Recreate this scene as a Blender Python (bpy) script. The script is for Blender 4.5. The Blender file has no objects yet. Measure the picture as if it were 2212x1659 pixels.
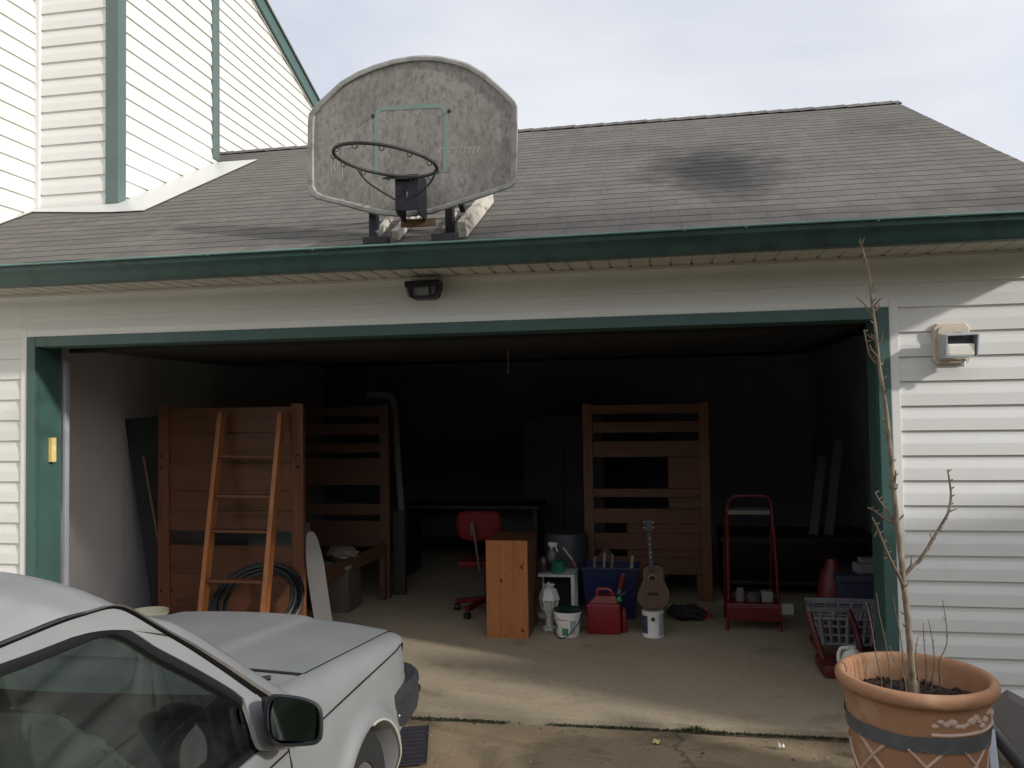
import bpy, bmesh, math, random
from mathutils import Vector, Matrix, noise
random.seed(7)
S = bpy.context.scene
COL = S.collection
R = math.radians
# ------------------------------------------------------------------ camera
PW, PH = 2212.0, 1659.0
FPX = 1766.9
YAW, PITCH, ROLL = -.17179443, .03544087, -.01563582
CAM = Vector((0, -4.70, 1.66))
def _axes():
    cy, sy = math.cos(YAW), math.sin(YAW); cp, sp = math.cos(PITCH), math.sin(PITCH)
    f = Vector((sy*cp, cy*cp, sp)); r = Vector((cy, -sy, 0)); u = r.cross(f)
    c, s = math.cos(ROLL), math.sin(ROLL)
    return r*c+u*s, u*c-r*s, f
RR, UU, FF = _axes()
def ray(px, py): return RR*((px-PW/2)/FPX) - UU*((py-PH/2)/FPX) + FF
def aty(px, py, y):
    d = ray(px, py); return CAM + d*((y-CAM.y)/d.y)
def atx(px, py, x):
    d = ray(px, py); return CAM + d*((x-CAM.x)/d.x)
def atz(px, py, z=0.0):
    d = ray(px, py); return CAM + d*((z-CAM.z)/d.z)
def atpl(px, py, p, n):
    d = ray(px, py); n = Vector(n); return CAM + d*((Vector(p)-CAM).dot(n)/d.dot(n))
cd = bpy.data.cameras.new('camera'); cam = bpy.data.objects.new('camera', cd); COL.objects.link(cam)
cd.sensor_width = 36; cd.lens = 36*FPX/PW; cd.clip_end = 2000; cd.clip_start = .02
m4 = Matrix.Identity(4)
for i in range(3):
    m4[i][0] = RR[i]; m4[i][1] = UU[i]; m4[i][2] = -FF[i]; m4[i][3] = CAM[i]
cam.matrix_world = m4
S.camera = cam
S.render.resolution_x, S.render.resolution_y = 1024, 768
S.view_settings.view_transform = 'Standard'; S.view_settings.look = 'None'
S.view_settings.exposure = 0.0; S.view_settings.gamma = 1; S.view_settings.use_curve_mapping = False
S.render.engine = 'CYCLES'
S.cycles.use_denoising = True
S.cycles.max_bounces = 8; S.cycles.transparent_max_bounces = 12

# ------------------------------------------------------------------ materials
def lin(c): return tuple(((v/255)/12.92 if v/255 <= .04045 else ((v/255+.055)/1.055)**2.4) for v in c)
def c4(c): return (c[0], c[1], c[2], 1)
class NT:
    def __init__(s, name):
        s.m = bpy.data.materials.new(name); s.m.use_nodes = True
        s.t = s.m.node_tree; s.b = s.t.nodes['Principled BSDF']; s.out = s.t.nodes['Material Output']
    def n(s, typ, **kw):
        nd = s.t.nodes.new(typ)
        for k, v in kw.items(): setattr(nd, k, v)
        return nd
    def l(s, a, b): s.t.links.new(a, b)
    def coord(s, scale=(1, 1, 1), kind='Object'):
        tc = s.n('ShaderNodeTexCoord'); mp = s.n('ShaderNodeMapping'); mp.inputs['Scale'].default_value = scale
        s.l(tc.outputs[kind], mp.inputs[0]); return mp.outputs[0]
    def noise(s, vec, scale, detail=4, rough=.55, dist=0):
        nd = s.n('ShaderNodeTexNoise'); nd.inputs['Scale'].default_value = scale; nd.inputs['Detail'].default_value = detail
        nd.inputs['Roughness'].default_value = rough; nd.inputs['Distortion'].default_value = dist
        s.l(vec, nd.inputs['Vector']); return nd.outputs['Fac']
    def ramp(s, fac, stops):
        r = s.n('ShaderNodeValToRGB'); e = r.color_ramp.elements
        while len(e) < len(stops): e.new(.5)
        for el, (p, c) in zip(e, stops): el.position = p; el.color = c4(c) if len(c) == 3 else c
        s.l(fac, r.inputs[0]); return r.outputs[0]
    def mix(s, fac, a, b, blend='MIX'):
        m = s.n('ShaderNodeMix', data_type='RGBA', blend_type=blend)
        for sock, v in ((m.inputs['Factor'], fac), (m.inputs['A'], a), (m.inputs['B'], b)):
            if isinstance(v, bpy.types.NodeSocket): s.l(v, sock)
            elif isinstance(v, (int, float)): sock.default_value = v
            else: sock.default_value = c4(v)
        return m.outputs['Result']
    def math(s, op, a, b=None):
        m = s.n('ShaderNodeMath', operation=op)
        for i, v in enumerate((a, b)):
            if v is None: continue
            if isinstance(v, bpy.types.NodeSocket): s.l(v, m.inputs[i])
            else: m.inputs[i].default_value = v
        return m.outputs[0]
    def bump(s, h, strength=.3, dist=.01):
        b = s.n('ShaderNodeBump'); b.inputs['Strength'].default_value = strength; b.inputs['Distance'].default_value = dist
        s.l(h, b.inputs['Height']); s.l(b.outputs[0], s.b.inputs['Normal'])
    def col(s, v):
        if isinstance(v, bpy.types.NodeSocket): s.l(v, s.b.inputs['Base Color'])
        else: s.b.inputs['Base Color'].default_value = c4(v)
MC = {}
def mat(name, rgb, rough=.6, var=.18, scale=6, metal=0, bump=0, bscale=60, spec=.5, coat=0, dirt=None):
    """plain procedural surface: base colour broken up by two noises, roughness variation, optional dirt patches"""
    if name in MC: return MC[name]
    t = NT(name); v = t.coord(); base = lin(rgb)
    n1 = t.noise(v, scale, 5); n2 = t.noise(v, scale*7, 3)
    f = t.math('ADD', t.math('MULTIPLY', n1, .7), t.math('MULTIPLY', n2, .3))
    lo = tuple(x*(1-var) for x in base); hi = tuple(min(1, x*(1+var)) for x in base)
    c = t.ramp(f, [(.3, lo), (.7, hi)])
    if dirt:
        dn = t.noise(v, scale*1.7, 6, .65)
        c = t.mix(t.ramp(dn, [(dirt[1], (0, 0, 0)), (dirt[1]+.18, (1, 1, 1))]), c, lin(dirt[0]))
    t.col(c); t.b.inputs['Roughness'].default_value = rough; t.b.inputs['Metallic'].default_value = metal
    t.b.inputs['Specular IOR Level'].default_value = spec
    if coat: t.b.inputs['Coat Weight'].default_value = coat; t.b.inputs['Coat Roughness'].default_value = .08
    rr = t.n('ShaderNodeMapRange'); rr.inputs['To Min'].default_value = max(.03, rough-.1); rr.inputs['To Max'].default_value = min(1, rough+.1)
    t.l(n2, rr.inputs[0]); t.l(rr.outputs[0], t.b.inputs['Roughness'])
    if bump: t.bump(t.noise(v, bscale, 4), bump, .004)
    MC[name] = t.m; return t.m
def wood(name, rgb, axis='x', dark=.55, rough=.5, knots=0, scale=1.0):
    if name in MC: return MC[name]
    t = NT(name); base = lin(rgb)
    sc = {'x': (1.2, 14, 14), 'y': (14, 1.2, 14), 'z': (14, 14, 1.2)}[axis]
    v = t.coord(tuple(s*scale for s in sc))
    n1 = t.noise(v, 2.2, 6, .6, .6); n2 = t.noise(v, 9, 4)
    f = t.math('ADD', t.math('MULTIPLY', n1, .7), t.math('MULTIPLY', n2, .3))
    c = t.ramp(f, [(.25, tuple(x*dark for x in base)), (.5, base), (.8, tuple(min(1, x*1.35) for x in base))])
    if knots:
        kv = t.coord((5, 5, 3.2)); vo = t.n('ShaderNodeTexVoronoi'); vo.inputs['Scale'].default_value = 1.5; t.l(kv, vo.inputs['Vector'])
        c = t.mix(t.ramp(vo.outputs['Distance'], [(.07, (1, 1, 1)), (.13, (0, 0, 0))]), c, tuple(x*.18 for x in base))
    t.col(c); t.b.inputs['Roughness'].default_value = rough; t.bump(f, .15, .004)
    MC[name] = t.m; return t.m

# ------------------------------------------------------------------ mesh builder
def rotm(rx=0, ry=0, rz=0): return Matrix.Rotation(rz, 3, 'Z') @ Matrix.Rotation(ry, 3, 'Y') @ Matrix.Rotation(rx, 3, 'X')
class MB:
    def __init__(s): s.v = []; s.f = []; s.mi = []; s.cur = 0
    def add(s, vs, fs):
        o = len(s.v); s.v += [Vector(v) for v in vs]; s.f += [tuple(i+o for i in f) for f in fs]; s.mi += [s.cur]*len(fs); return s
    def box(s, c, d, rot=None, bev=.0):
        x, y, z = d[0]/2, d[1]/2, d[2]/2; c = Vector(c)
        b = min(bev, x*.9, y*.9, z*.9)
        if b <= 0:
            P = [Vector((i*x, j*y, k*z)) for i in (-1, 1) for j in (-1, 1) for k in (-1, 1)]
            F = [(0, 1, 3, 2), (4, 6, 7, 5), (0, 4, 5, 1), (2, 3, 7, 6), (0, 2, 6, 4), (1, 5, 7, 3)]
        else:
            bm = bmesh.new(); bmesh.ops.create_cube(bm, size=1)
            for v in bm.verts: v.co = Vector((v.co.x*2*x, v.co.y*2*y, v.co.z*2*z))
            bmesh.ops.bevel(bm, geom=bm.edges[:], offset=b, segments=2, affect='EDGES', profile=.6)
            bm.verts.index_update(); P = [v.co.copy() for v in bm.verts]; F = [tuple(v.index for v in f.verts) for f in bm.faces]; bm.free()
        if rot is not None: P = [rot @ p for p in P]
        return s.add([p+c for p in P], F)
    def box2(s, lo, hi, bev=0):
        lo, hi = Vector(lo), Vector(hi); return s.box((lo+hi)/2, hi-lo, None, bev)
    def bar(s, a, b, w, h, up=(0, 0, 1), bev=0):
        a, b = Vector(a), Vector(b); z = (b-a); L = z.length; z.normalize(); up = Vector(up)
        if abs(up.dot(z)) > .97: up = Vector((1, 0, 0))
        x = up.cross(z).normalized(); y = z.cross(x)
        m = Matrix((x, y, z)).transposed(); return s.box((a+b)/2, (w, h, L), m, bev)
    def tube(s, pts, r, n=8, cap=True, closed=False):
        pts = [Vector(p) for p in pts]; N = len(pts); rad = r if isinstance(r, (list, tuple)) else [r]*N
        tang = []
        for i in range(N):
            a = pts[(i-1) % N] if (closed or i > 0) else pts[i]; b = pts[(i+1) % N] if (closed or i < N-1) else pts[i]
            t = (b-a); tang.append(t.normalized() if t.length > 1e-9 else Vector((0, 0, 1)))
        ref = Vector((0, 0, 1)) if abs(tang[0].z) < .9 else Vector((1, 0, 0))
        x = ref.cross(tang[0]).normalized(); vs = []; fs = []
        for i in range(N):
            x = (x - tang[i]*x.dot(tang[i])).normalized(); y = tang[i].cross(x)
            for k in range(n):
                a = 2*math.pi*k/n; vs.append(pts[i]+(x*math.cos(a)+y*math.sin(a))*rad[i])
        M = N if closed else N-1
        for i in range(M):
            for k in range(n):
                a = i*n+k; b = i*n+(k+1) % n; c = ((i+1) % N)*n+(k+1) % n; d = ((i+1) % N)*n+k; fs.append((a, b, c, d))
        if cap and not closed: fs.append(tuple(range(n-1, -1, -1))); fs.append(tuple((N-1)*n+k for k in range(n)))
        return s.add(vs, fs)
    def lathe(s, prof, c=(0, 0, 0), n=32, rot=None, cap=True, sq=(1, 1)):
        c = Vector(c); vs = []; fs = []
        for (r, z) in prof:
            for k in range(n):
                a = 2*math.pi*k/n; p = Vector((r*math.cos(a)*sq[0], r*math.sin(a)*sq[1], z)); vs.append((rot @ p if rot else p)+c)
        for i in range(len(prof)-1):
            for k in range(n): fs.append((i*n+k, i*n+(k+1) % n, (i+1)*n+(k+1) % n, (i+1)*n+k))
        if cap:
            if prof[0][0] > 1e-5: fs.append(tuple(range(n-1, -1, -1)))
            if prof[-1][0] > 1e-5: fs.append(tuple((len(prof)-1)*n+k for k in range(n)))
        return s.add(vs, fs)
    def prism(s, poly, off):
        """poly: coplanar 3-D outline; off: extrusion vector"""
        poly = [Vector(p) for p in poly]; off = Vector(off); n = len(poly)
        s.add(poly+[p+off for p in poly], [tuple(range(n-1, -1, -1)), tuple(range(n, 2*n))]+[(i, (i+1) % n, n+(i+1) % n, n+i) for i in range(n)]); return s
    def grid(s, rows, flip=False):
        nr, nc = len(rows), len(rows[0]); vs = [p for r in rows for p in r]; fs = []
        for i in range(nr-1):
            for j in range(nc-1):
                f = (i*nc+j, i*nc+j+1, (i+1)*nc+j+1, (i+1)*nc+j); fs.append(f[::-1] if flip else f)
        return s.add(vs, fs)
    def build(s, name, mats, parent=None, loc=None, smooth=False, angle=40, solid=0, normals=True):
        me = bpy.data.meshes.new(name)
        o = bpy.data.objects.new(name, me); COL.objects.link(o)
        if parent is not None:
            base = Vector((0, 0, 0)); p = parent
            while p is not None: base += p.location; p = p.parent
            o.parent = parent
            own = Vector((0, 0, 0))
        else:
            base = Vector((0, 0, 0)); own = Vector(loc) if loc is not None else Vector((0, 0, 0)); o.location = own
        me.from_pydata([v-base-own for v in s.v], [], s.f); me.update()
        for m in (mats if isinstance(mats, (list, tuple)) else [mats]): me.materials.append(m)
        for p, i in zip(me.polygons, s.mi): p.material_index = i
        bm = bmesh.new(); bm.from_mesh(me)
        if normals: bmesh.ops.recalc_face_normals(bm, faces=bm.faces[:])
        bm.to_mesh(me); bm.free()
        if smooth:
            for p in me.polygons: p.use_smooth = True
            me.set_sharp_from_angle(angle=R(angle))
        if solid:
            md = o.modifiers.new('solid', 'SOLIDIFY'); md.thickness = solid; md.offset = 0
        return o
def tag(o, label=None, cat=None, group=None, kind=None):
    if label: o['label'] = label
    if cat: o['category'] = cat
    if group: o['group'] = group
    if kind: o['kind'] = kind
    return o
def thing(name, label, cat, loc=(0, 0, 0), group=None):
    o = bpy.data.objects.new(name, None); COL.objects.link(o); o.location = loc; o.empty_display_size = .1
    return tag(o, label, cat, group)
def smoothpath(pts, k=6):
    pts = [Vector(p) for p in pts]; out = []
    for i in range(len(pts)-1):
        p0 = pts[max(i-1, 0)]; p1 = pts[i]; p2 = pts[i+1]; p3 = pts[min(i+2, len(pts)-1)]
        for j in range(k):
            t = j/k
            out.append(.5*((2*p1)+(p2-p0)*t+(2*p0-5*p1+4*p2-p3)*t*t+(3*p1-p0-3*p2+p3)*t**3))
    out.append(pts[-1]); return out
def clip(o, co, no):
    """cut away the side of the mesh that no points to (object at world origin offset handled)"""
    base = Vector((0, 0, 0)); p = o
    while p is not None: base += p.location; p = p.parent
    bm = bmesh.new(); bm.from_mesh(o.data)
    bmesh.ops.bisect_plane(bm, geom=bm.verts[:]+bm.edges[:]+bm.faces[:], plane_co=Vector(co)-base, plane_no=Vector(no), clear_outer=True)
    bm.to_mesh(o.data); bm.free()
# ------------------------------------------------------------------ world, sun
SUN_A, SUN_T = R(22), .43            # azimuth off the wall plane, tangent of elevation
sund = Vector((-math.cos(SUN_A), math.sin(SUN_A), -SUN_T)).normalized()
ld = bpy.data.lights.new('sun', 'SUN'); ld.energy = 3.3; ld.angle = R(2.0); ld.color = (1.0, .965, .91)
sun = bpy.data.objects.new('sun', ld); COL.objects.link(sun); sun.location = (8, -6, 8)
sun.rotation_euler = sund.to_track_quat('-Z', 'Y').to_euler()
W = bpy.data.worlds.new('World'); S.world = W; W.use_nodes = True
wt = W.node_tree; bg = wt.nodes['Background']
sky = wt.nodes.new('ShaderNodeTexSky'); sky.sky_type = 'NISHITA'; sky.sun_disc = False
sky.sun_elevation = math.atan(SUN_T); sky.sun_rotation = math.atan2(math.cos(SUN_A), -math.sin(SUN_A))
sky.dust_density = 2.5; sky.air_density = 1.0; sky.ozone_density = 1.5
bg.inputs['Strength'].default_value = .12
# thin high cloud: veils the blue unevenly
tc = wt.nodes.new('ShaderNodeTexCoord'); mp = wt.nodes.new('ShaderNodeMapping'); mp.inputs['Scale'].default_value = (1, 1, 2.2)
wt.links.new(tc.outputs['Generated'], mp.inputs[0])
nz = wt.nodes.new('ShaderNodeTexNoise'); nz.inputs['Scale'].default_value = 2.1; nz.inputs['Detail'].default_value = 6; nz.inputs['Roughness'].default_value = .5; nz.inputs['Distortion'].default_value = .4
wt.links.new(mp.outputs[0], nz.inputs['Vector'])
cr = wt.nodes.new('ShaderNodeValToRGB'); cr.color_ramp.elements[0].position = .3; cr.color_ramp.elements[0].color = (5.9, 6.3, 7.2, 1)
cr.color_ramp.elements[1].position = .72; cr.color_ramp.elements[1].color = (8.4, 8.42, 8.6, 1)
wt.links.new(nz.outputs['Fac'], cr.inputs[0])
mx = wt.nodes.new('ShaderNodeMix'); mx.data_type = 'RGBA'; mx.inputs['Factor'].default_value = .86
wt.links.new(sky.outputs[0], mx.inputs['A']); wt.links.new(cr.outputs[0], mx.inputs['B']); # bright hazy glow round the veiled sun
dt = wt.nodes.new('ShaderNodeVectorMath'); dt.operation = 'DOT_PRODUCT'; dt.inputs[1].default_value = tuple(-sund)
wt.links.new(tc.outputs['Generated'], dt.inputs[0])
mr = wt.nodes.new('ShaderNodeMapRange'); mr.inputs['From Min'].default_value = .05; mr.inputs['From Max'].default_value = 1; mr.inputs['To Min'].default_value = 1.0; mr.inputs['To Max'].default_value = 1.6
wt.links.new(dt.outputs['Value'], mr.inputs[0])
ml = wt.nodes.new('ShaderNodeVectorMath'); ml.operation = 'SCALE'; wt.links.new(mx.outputs['Result'], ml.inputs[0]); wt.links.new(mr.outputs[0], ml.inputs['Scale'])
wt.links.new(ml.outputs[0], bg.inputs['Color'])

# ------------------------------------------------------------------ shared materials
VINYL = mat('vinyl_siding', (214, 213, 208), .45, .04, 1.3, dirt=((198, 196, 189), .6))
VTRIM = mat('vinyl_trim', (216, 215, 209), .45, .04, 2)
SOFF = mat('soffit_vinyl', (186, 182, 171), .6, .08, 3)
GREEN = mat('green_paint', (62, 90, 84), .42, .12, 5, dirt=((50, 74, 68), .62))
GUTG = mat('gutter_enamel', (42, 68, 63), .4, .14, 4, dirt=((32, 48, 47), .5))
BLACKP = mat('black_plastic', (24, 24, 26), .42, .2, 12)
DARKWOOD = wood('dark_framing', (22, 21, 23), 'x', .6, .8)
DRYWALL = mat('drywall', (204, 201, 200), .85, .05, 2, bump=.05, bscale=40)
DARKWALL = mat('tar_paper', (112, 112, 120), .9, .2, 3)
GREYMET = mat('galvanised_metal', (150, 154, 158), .42, .12, 8, metal=.75)
CHROME = mat('chrome', (200, 202, 205), .15, .05, 8, metal=1)
WHITEP = mat('white_plastic', (215, 214, 208), .4, .06, 6)
REDP = mat('red_plastic', (118, 22, 26), .38, .12, 6)
RUST = mat('rusty_steel', (58, 52, 48), .7, .3, 14, metal=.3, bump=.2, dirt=((96, 70, 44), .6))

def concrete(name, a, b, stain, patches=True, lo=.42, joint=None):
    t = NT(name); v = t.coord()
    n1 = t.noise(v, .9, 7, .6, .3); n2 = t.noise(v, 26, 5, .7); n3 = t.noise(v, 170, 2)
    c = t.ramp(n1, [(.3, lin(a)), (.7, lin(b))])
    c = t.mix(t.math('MULTIPLY', t.ramp(n2, [(.45, (0, 0, 0)), (.75, (1, 1, 1))]), .45), c, tuple(x*.62 for x in lin(a)))
    sv = t.coord((1, 1.6, 1)); sn = t.noise(sv, 1.7, 6, .62, .6)
    c = t.mix(t.math('MULTIPLY', t.ramp(sn, [(lo, (0, 0, 0)), (lo+.16, (1, 1, 1))]), .8), c, lin(stain))
    vo = t.n('ShaderNodeTexVoronoi'); vo.inputs['Scale'].default_value = 26; vo.inputs['Randomness'].default_value = 1; t.l(v, vo.inputs['Vector'])
    spk = t.ramp(vo.outputs['Distance'], [(.06, (1, 1, 1)), (.12, (0, 0, 0))])
    if patches:
        c = t.mix(t.math('MULTIPLY', t.math('MULTIPLY', spk, t.ramp(n2, [(.5, (0, 0, 0)), (.6, (1, 1, 1))])), .7), c, lin((215, 205, 185)))
    rn = t.noise(v, 3.1, 5); c = t.mix(t.math('MULTIPLY', t.ramp(rn, [(.6, (0, 0, 0)), (.72, (1, 1, 1))]), .3), c, lin((128, 88, 62)))
    fine = t.noise(v, 320, 3, .8); c = t.mix(.5, c, t.ramp(fine, [(.3, (.28, .28, .28)), (.7, (.72, .72, .72))]), 'OVERLAY')
    if patches:
        cv = t.n('ShaderNodeTexVoronoi', feature='DISTANCE_TO_EDGE'); cv.inputs['Scale'].default_value = .55; wv = t.n('ShaderNodeVectorMath', operation='ADD'); cb = t.n('ShaderNodeCombineXYZ'); wn = t.noise(v, 2.4, 6, .7); t.l(t.math('MULTIPLY', wn, .55), cb.inputs[0]); t.l(t.math('MULTIPLY', n1, .5), cb.inputs[1]); t.l(v, wv.inputs[0]); t.l(cb.outputs[0], wv.inputs[1]); t.l(wv.outputs[0], cv.inputs['Vector'])
        c = t.mix(t.math('MULTIPLY', t.ramp(cv.outputs['Distance'], [(.0, (1, 1, 1)), (.012, (0, 0, 0))]), .75), c, lin((52, 46, 40)))
    t.col(c); t.b.inputs['Roughness'].default_value = .85
    t.bump(t.math('ADD', t.math('MULTIPLY', n2, .6), t.math('MULTIPLY', n3, .5)), .5, .006)
    return t.m
SLAB = concrete('garage_slab', (144, 131, 110), (162, 148, 125), (114, 102, 84), False, .56)
DRIVE = concrete('driveway_concrete', (126, 110, 86), (146, 128, 101), (88, 77, 62), True, .47)

# ------------------------------------------------------------------ ground, drive, slab
def ground_sheet(name, x0, x1, y0, y1, z, m, amp=0, nx=2, ny=2, thick=.0):
    mb = MB(); rows = []
    for i in range(ny+1):
        y = y0+(y1-y0)*i/ny; rows.append([Vector((x0+(x1-x0)*j/nx, y, z+(amp*noise.noise(Vector((x0+(x1-x0)*j/nx, y, 3))*1.7) if amp else 0))) for j in range(nx+1)])
    mb.grid(rows); o = mb.build(name, m, smooth=True); o['kind'] = 'structure'; return o
EARTH = mat('earth_and_grass', (74, 76, 46), .95, .35, 2, bump=.6, bscale=30, dirt=((84, 70, 52), .55))
ground_sheet('ground', -150, 150, -150, 150, -.10, EARTH)
# driveway: one gently uneven sheet, its back edge crumbled along the slab joint
mb = MB(); rows = []
NX, NY = 150, 60
for i in range(NY+1):
    fy = (i/NY)**.6; row = []
    for j in range(NX+1):
        x = -7+9.4*j/NX; y = -14+(14-.245+.008*noise.noise(Vector((x*9, 0, 1))))*fy
        row.append(Vector((x, y, -.042+.012*noise.noise(Vector((x*.8, y*.8, 2)))+.004*noise.noise(Vector((x*4, y*4, 5))))))
    rows.append(row)
mb.grid(rows); o = mb.build('driveway', DRIVE, smooth=True); o['kind'] = 'structure'
# side strip of gravel-earth to the right of the drive is the ground; the slab with its worn lip
mb = MB(); n = 220; top = []; lip = []; front = []; back = []
for j in range(n+1):
    x = -4.78+6.7*j/n
    e = .010*noise.noise(Vector((x*6, 1, 0)))+.006*noise.noise(Vector((x*23, 2, 0)))
    back.append(Vector((x, 6.0, 0))); top.append(Vector((x, -.16+e*.4, 0))); lip.append(Vector((x, -.205+e, -.008))); front.append(Vector((x, -.222+e, -.12)))
mb.grid([back, top, lip, front]); o = mb.build('garage_floor', SLAB, smooth=True, angle=60); o['kind'] = 'structure'
# moss and weeds along the joint
MOSS = mat('moss', (48, 54, 28), .95, .45, 25)
mb = MB(); rnd = random.Random(3)
for k in range(2600):
    x = rnd.uniform(-1.5, 1.1)
    dens = noise.noise(Vector((x*2.2, 7, 0)))+.15*noise.noise(Vector((x*11, 3, 0)))
    if dens < -.22+rnd.uniform(-.1, .1): continue
    y = -.233+rnd.uniform(-.013, .013); h = rnd.uniform(.003, .010)*(1+max(0, dens)*1.5)
    if abs(x-.18) < .09: h *= 2.6*math.exp(-((x-.18)/.05)**2)+1
    z = -.035; a = rnd.uniform(0, 6.28); w = rnd.uniform(.003, .008); tip = Vector((x+rnd.uniform(-.012, .012), y+rnd.uniform(-.012, .012), z+h))
    dx, dy = math.cos(a)*w, math.sin(a)*w
    mb.add([(x-dx, y-dy, z), (x+dx, y+dy, z), (tip.x+dx*.4, tip.y+dy*.4, tip.z*.98), tip], [(0, 1, 2, 3)])
o = mb.build('moss', MOSS, normals=False); tag(o, kind='stuff', label='green moss and small weeds in the slab joint')

# the wood and houses' trees across the street, behind the camera: one far mass, seen only in reflections
WOODM = mat('far_foliage', (44, 56, 36), .95, .5, .6, dirt=((62, 58, 46), .55))
b_ = bmesh.new(); rnd = random.Random(12); mb = MB()
for k in range(150):
    az = R(186+rnd.random()*150); rr = rnd.uniform(24, 36); hh = rnd.uniform(6.0, 9.5) if az < R(320) else rnd.uniform(4, 6.0)
    c = Vector((rr*math.cos(az), -4+rr*math.sin(az), hh*.45)); n_, m_ = 12, 8; rows = []
    for i in range(m_+1):
        th = math.pi*i/m_; row = []
        for j in range(n_+1):
            ph = 2*math.pi*(j % n_)/n_; d = Vector((math.sin(th)*math.cos(ph), math.sin(th)*math.sin(ph), math.cos(th))); s = 1+.35*noise.noise(d*2.2+c); row.append(c+Vector((d.x*2.6*s, d.y*2.6*s, d.z*hh*.5*s)))
        rows.append(row)
    mb.grid(rows)
b_.free(); o = mb.build('far_wood', WOODM, smooth=False); tag(o, kind='stuff', label='far dark wood across the street')
# grit blown over the drive
mb = MB(); rnd = random.Random(31)
for k in range(330):
    x, y = rnd.uniform(-1.6, 1.6), -.26-abs(rnd.gauss(0, .55)); s = rnd.uniform(.0012, .0042)*(1 if rnd.random() < .95 else 1.8)
    z = -.042+.012*noise.noise(Vector((x*.8, y*.8, 2)))+.004*noise.noise(Vector((x*4, y*4, 5)))
    mb.cur = 0 if rnd.random() < .6 else 1; mb.box((x, y, z+s*.35), (s*2*rnd.uniform(.7, 1.4), s*1.5, s), rotm(rnd.uniform(-.4, .4), rnd.uniform(-.4, .4), rnd.uniform(0, 3)))
o = mb.build('grit', [mat('pale_grit', (156, 142, 120), .9, .25, 60), mat('brown_grit', (92, 72, 52), .9, .3, 60)]); tag(o, kind='stuff', label='fine grit and crumbs scattered over the drive')
# ------------------------------------------------------------------ siding
PITCHZ, PH0 = .1327, 2.064
def siding(mb, o, u, L, z0, z1, nrm, phase=PH0):
    """Dutch-lap courses: butt edge, flat face, cove; o = point on the wall plane, u = unit run, nrm = outward"""
    o, u, nrm = Vector(o), Vector(u), Vector(nrm)
    k = math.floor((z0-phase)/PITCHZ); prof = []
    while phase+k*PITCHZ < z1:
        zb = phase+k*PITCHZ
        prof += [(.0145, zb), (.0125, zb+.062), (.0105, zb+.072), (.0030, zb+.104), (.0010, zb+PITCHZ-.0015)]
        k += 1
    prof.append((.0145, phase+k*PITCHZ))
    prof = [(d, min(max(z, z0), z1)) for d, z in prof]
    n = max(2, int(L/.14)); rows = []
    for d, z in prof:
        rows.append([Vector((o.x, o.y, 0))+u*(L*i/n)+nrm*(d+.0016*noise.noise(Vector(((L*i/n)*1.3+o.x*7, z*1.7, o.y*5))))+Vector((0, 0, z+.0018*noise.noise(Vector(((L*i/n)*.8, z*2.3, o.y*3+2))))) for i in range(n+1)])
    mb.grid(rows)

# ------------------------------------------------------------------ the garage
G = thing('garage', 'white sided garage with shingle roof and wide open green trimmed doorway', 'garage')
ZR, MR, YE = 2.605, .5245, -.38      # roof plane z = ZR + MR*(y-YE)
YRID = 3.0
XL, XRT, XRAKE = -4.8, 2.02, 2.19
DL, DR, DT = -4.0, 1.255, 2.2        # outside of the green casing
def rz(y): return ZR+MR*(y-YE)
mb = MB()
siding(mb, (XL, 0, 0), (1, 0, 0), DL-.045-XL, -.1, 2.485, (0, -1, 0))
siding(mb, (DR+.045, 0, 0), (1, 0, 0), XRT-DR-.045, -.1, 2.485, (0, -1, 0))
siding(mb, (DL-.045, 0, 0), (1, 0, 0), DR-DL+.09, DT+.045, 2.485, (0, -1, 0))
siding(mb, (XRT, 0, 0), (0, 1, 0), 6.0, -.1, 4.4, (1, 0, 0))
wall = mb.build('wall', VINYL, G)
clip(wall, (0, YRID, rz(YRID)-.03), (0, MR, 1)); clip(wall, (0, 0, rz(0)-.03), (0, -MR, 1))
mb = MB()   # sheathing and framing behind the siding: makes the building light-tight
mb.box2((XL, .004, -.1), (DL+.03, .09, 2.6)); mb.box2((DR-.03, .004, -.1), (XRT-.004, .09, 2.6)); mb.box2((DL+.03, .004, DT-.03), (DR-.03, .09, 2.6))
mb.box2((1.9, .09, -.1), (XRT-.004, 5.9, 2.6)); mb.box2((XL, 5.9, -.1), (XRT-.004, 6.0, 2.6)); mb.box2((-4.62, .09, -.1), (-4.47, 5.9, 2.6))
mb.prism([(XRT-.06, 0.1, 2.59), (XRT-.06, 5.9, 2.59), (XRT-.06, 3.0, rz(3.0)-.1)], (.05, 0, 0))
mb.build('inner_wall', DARKWALL, G)
mb = MB(); mb.box2((-4.465, .095, 0), (-4.455, 1.585, 2.44)); mb.box2((-4.465, 1.589, 0), (-4.455, 5.88, 2.44))
for z in (.3, .72, 1.02, 1.45, 1.85):
    for y in (1.55, 1.62): mb.cur = 1; mb.box((-4.4535, y, z+.03*noise.noise(Vector((y*9, z*3, 0)))), (.003, .008, .008)); mb.cur = 0
mb.build('drywall_panel', [DRYWALL, mat('nail_head', (70, 66, 64), .6)], G)
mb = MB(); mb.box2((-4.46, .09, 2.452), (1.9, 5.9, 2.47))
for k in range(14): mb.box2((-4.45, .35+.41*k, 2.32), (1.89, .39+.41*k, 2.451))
mb.build('ceiling', DARKWOOD, G)
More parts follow.
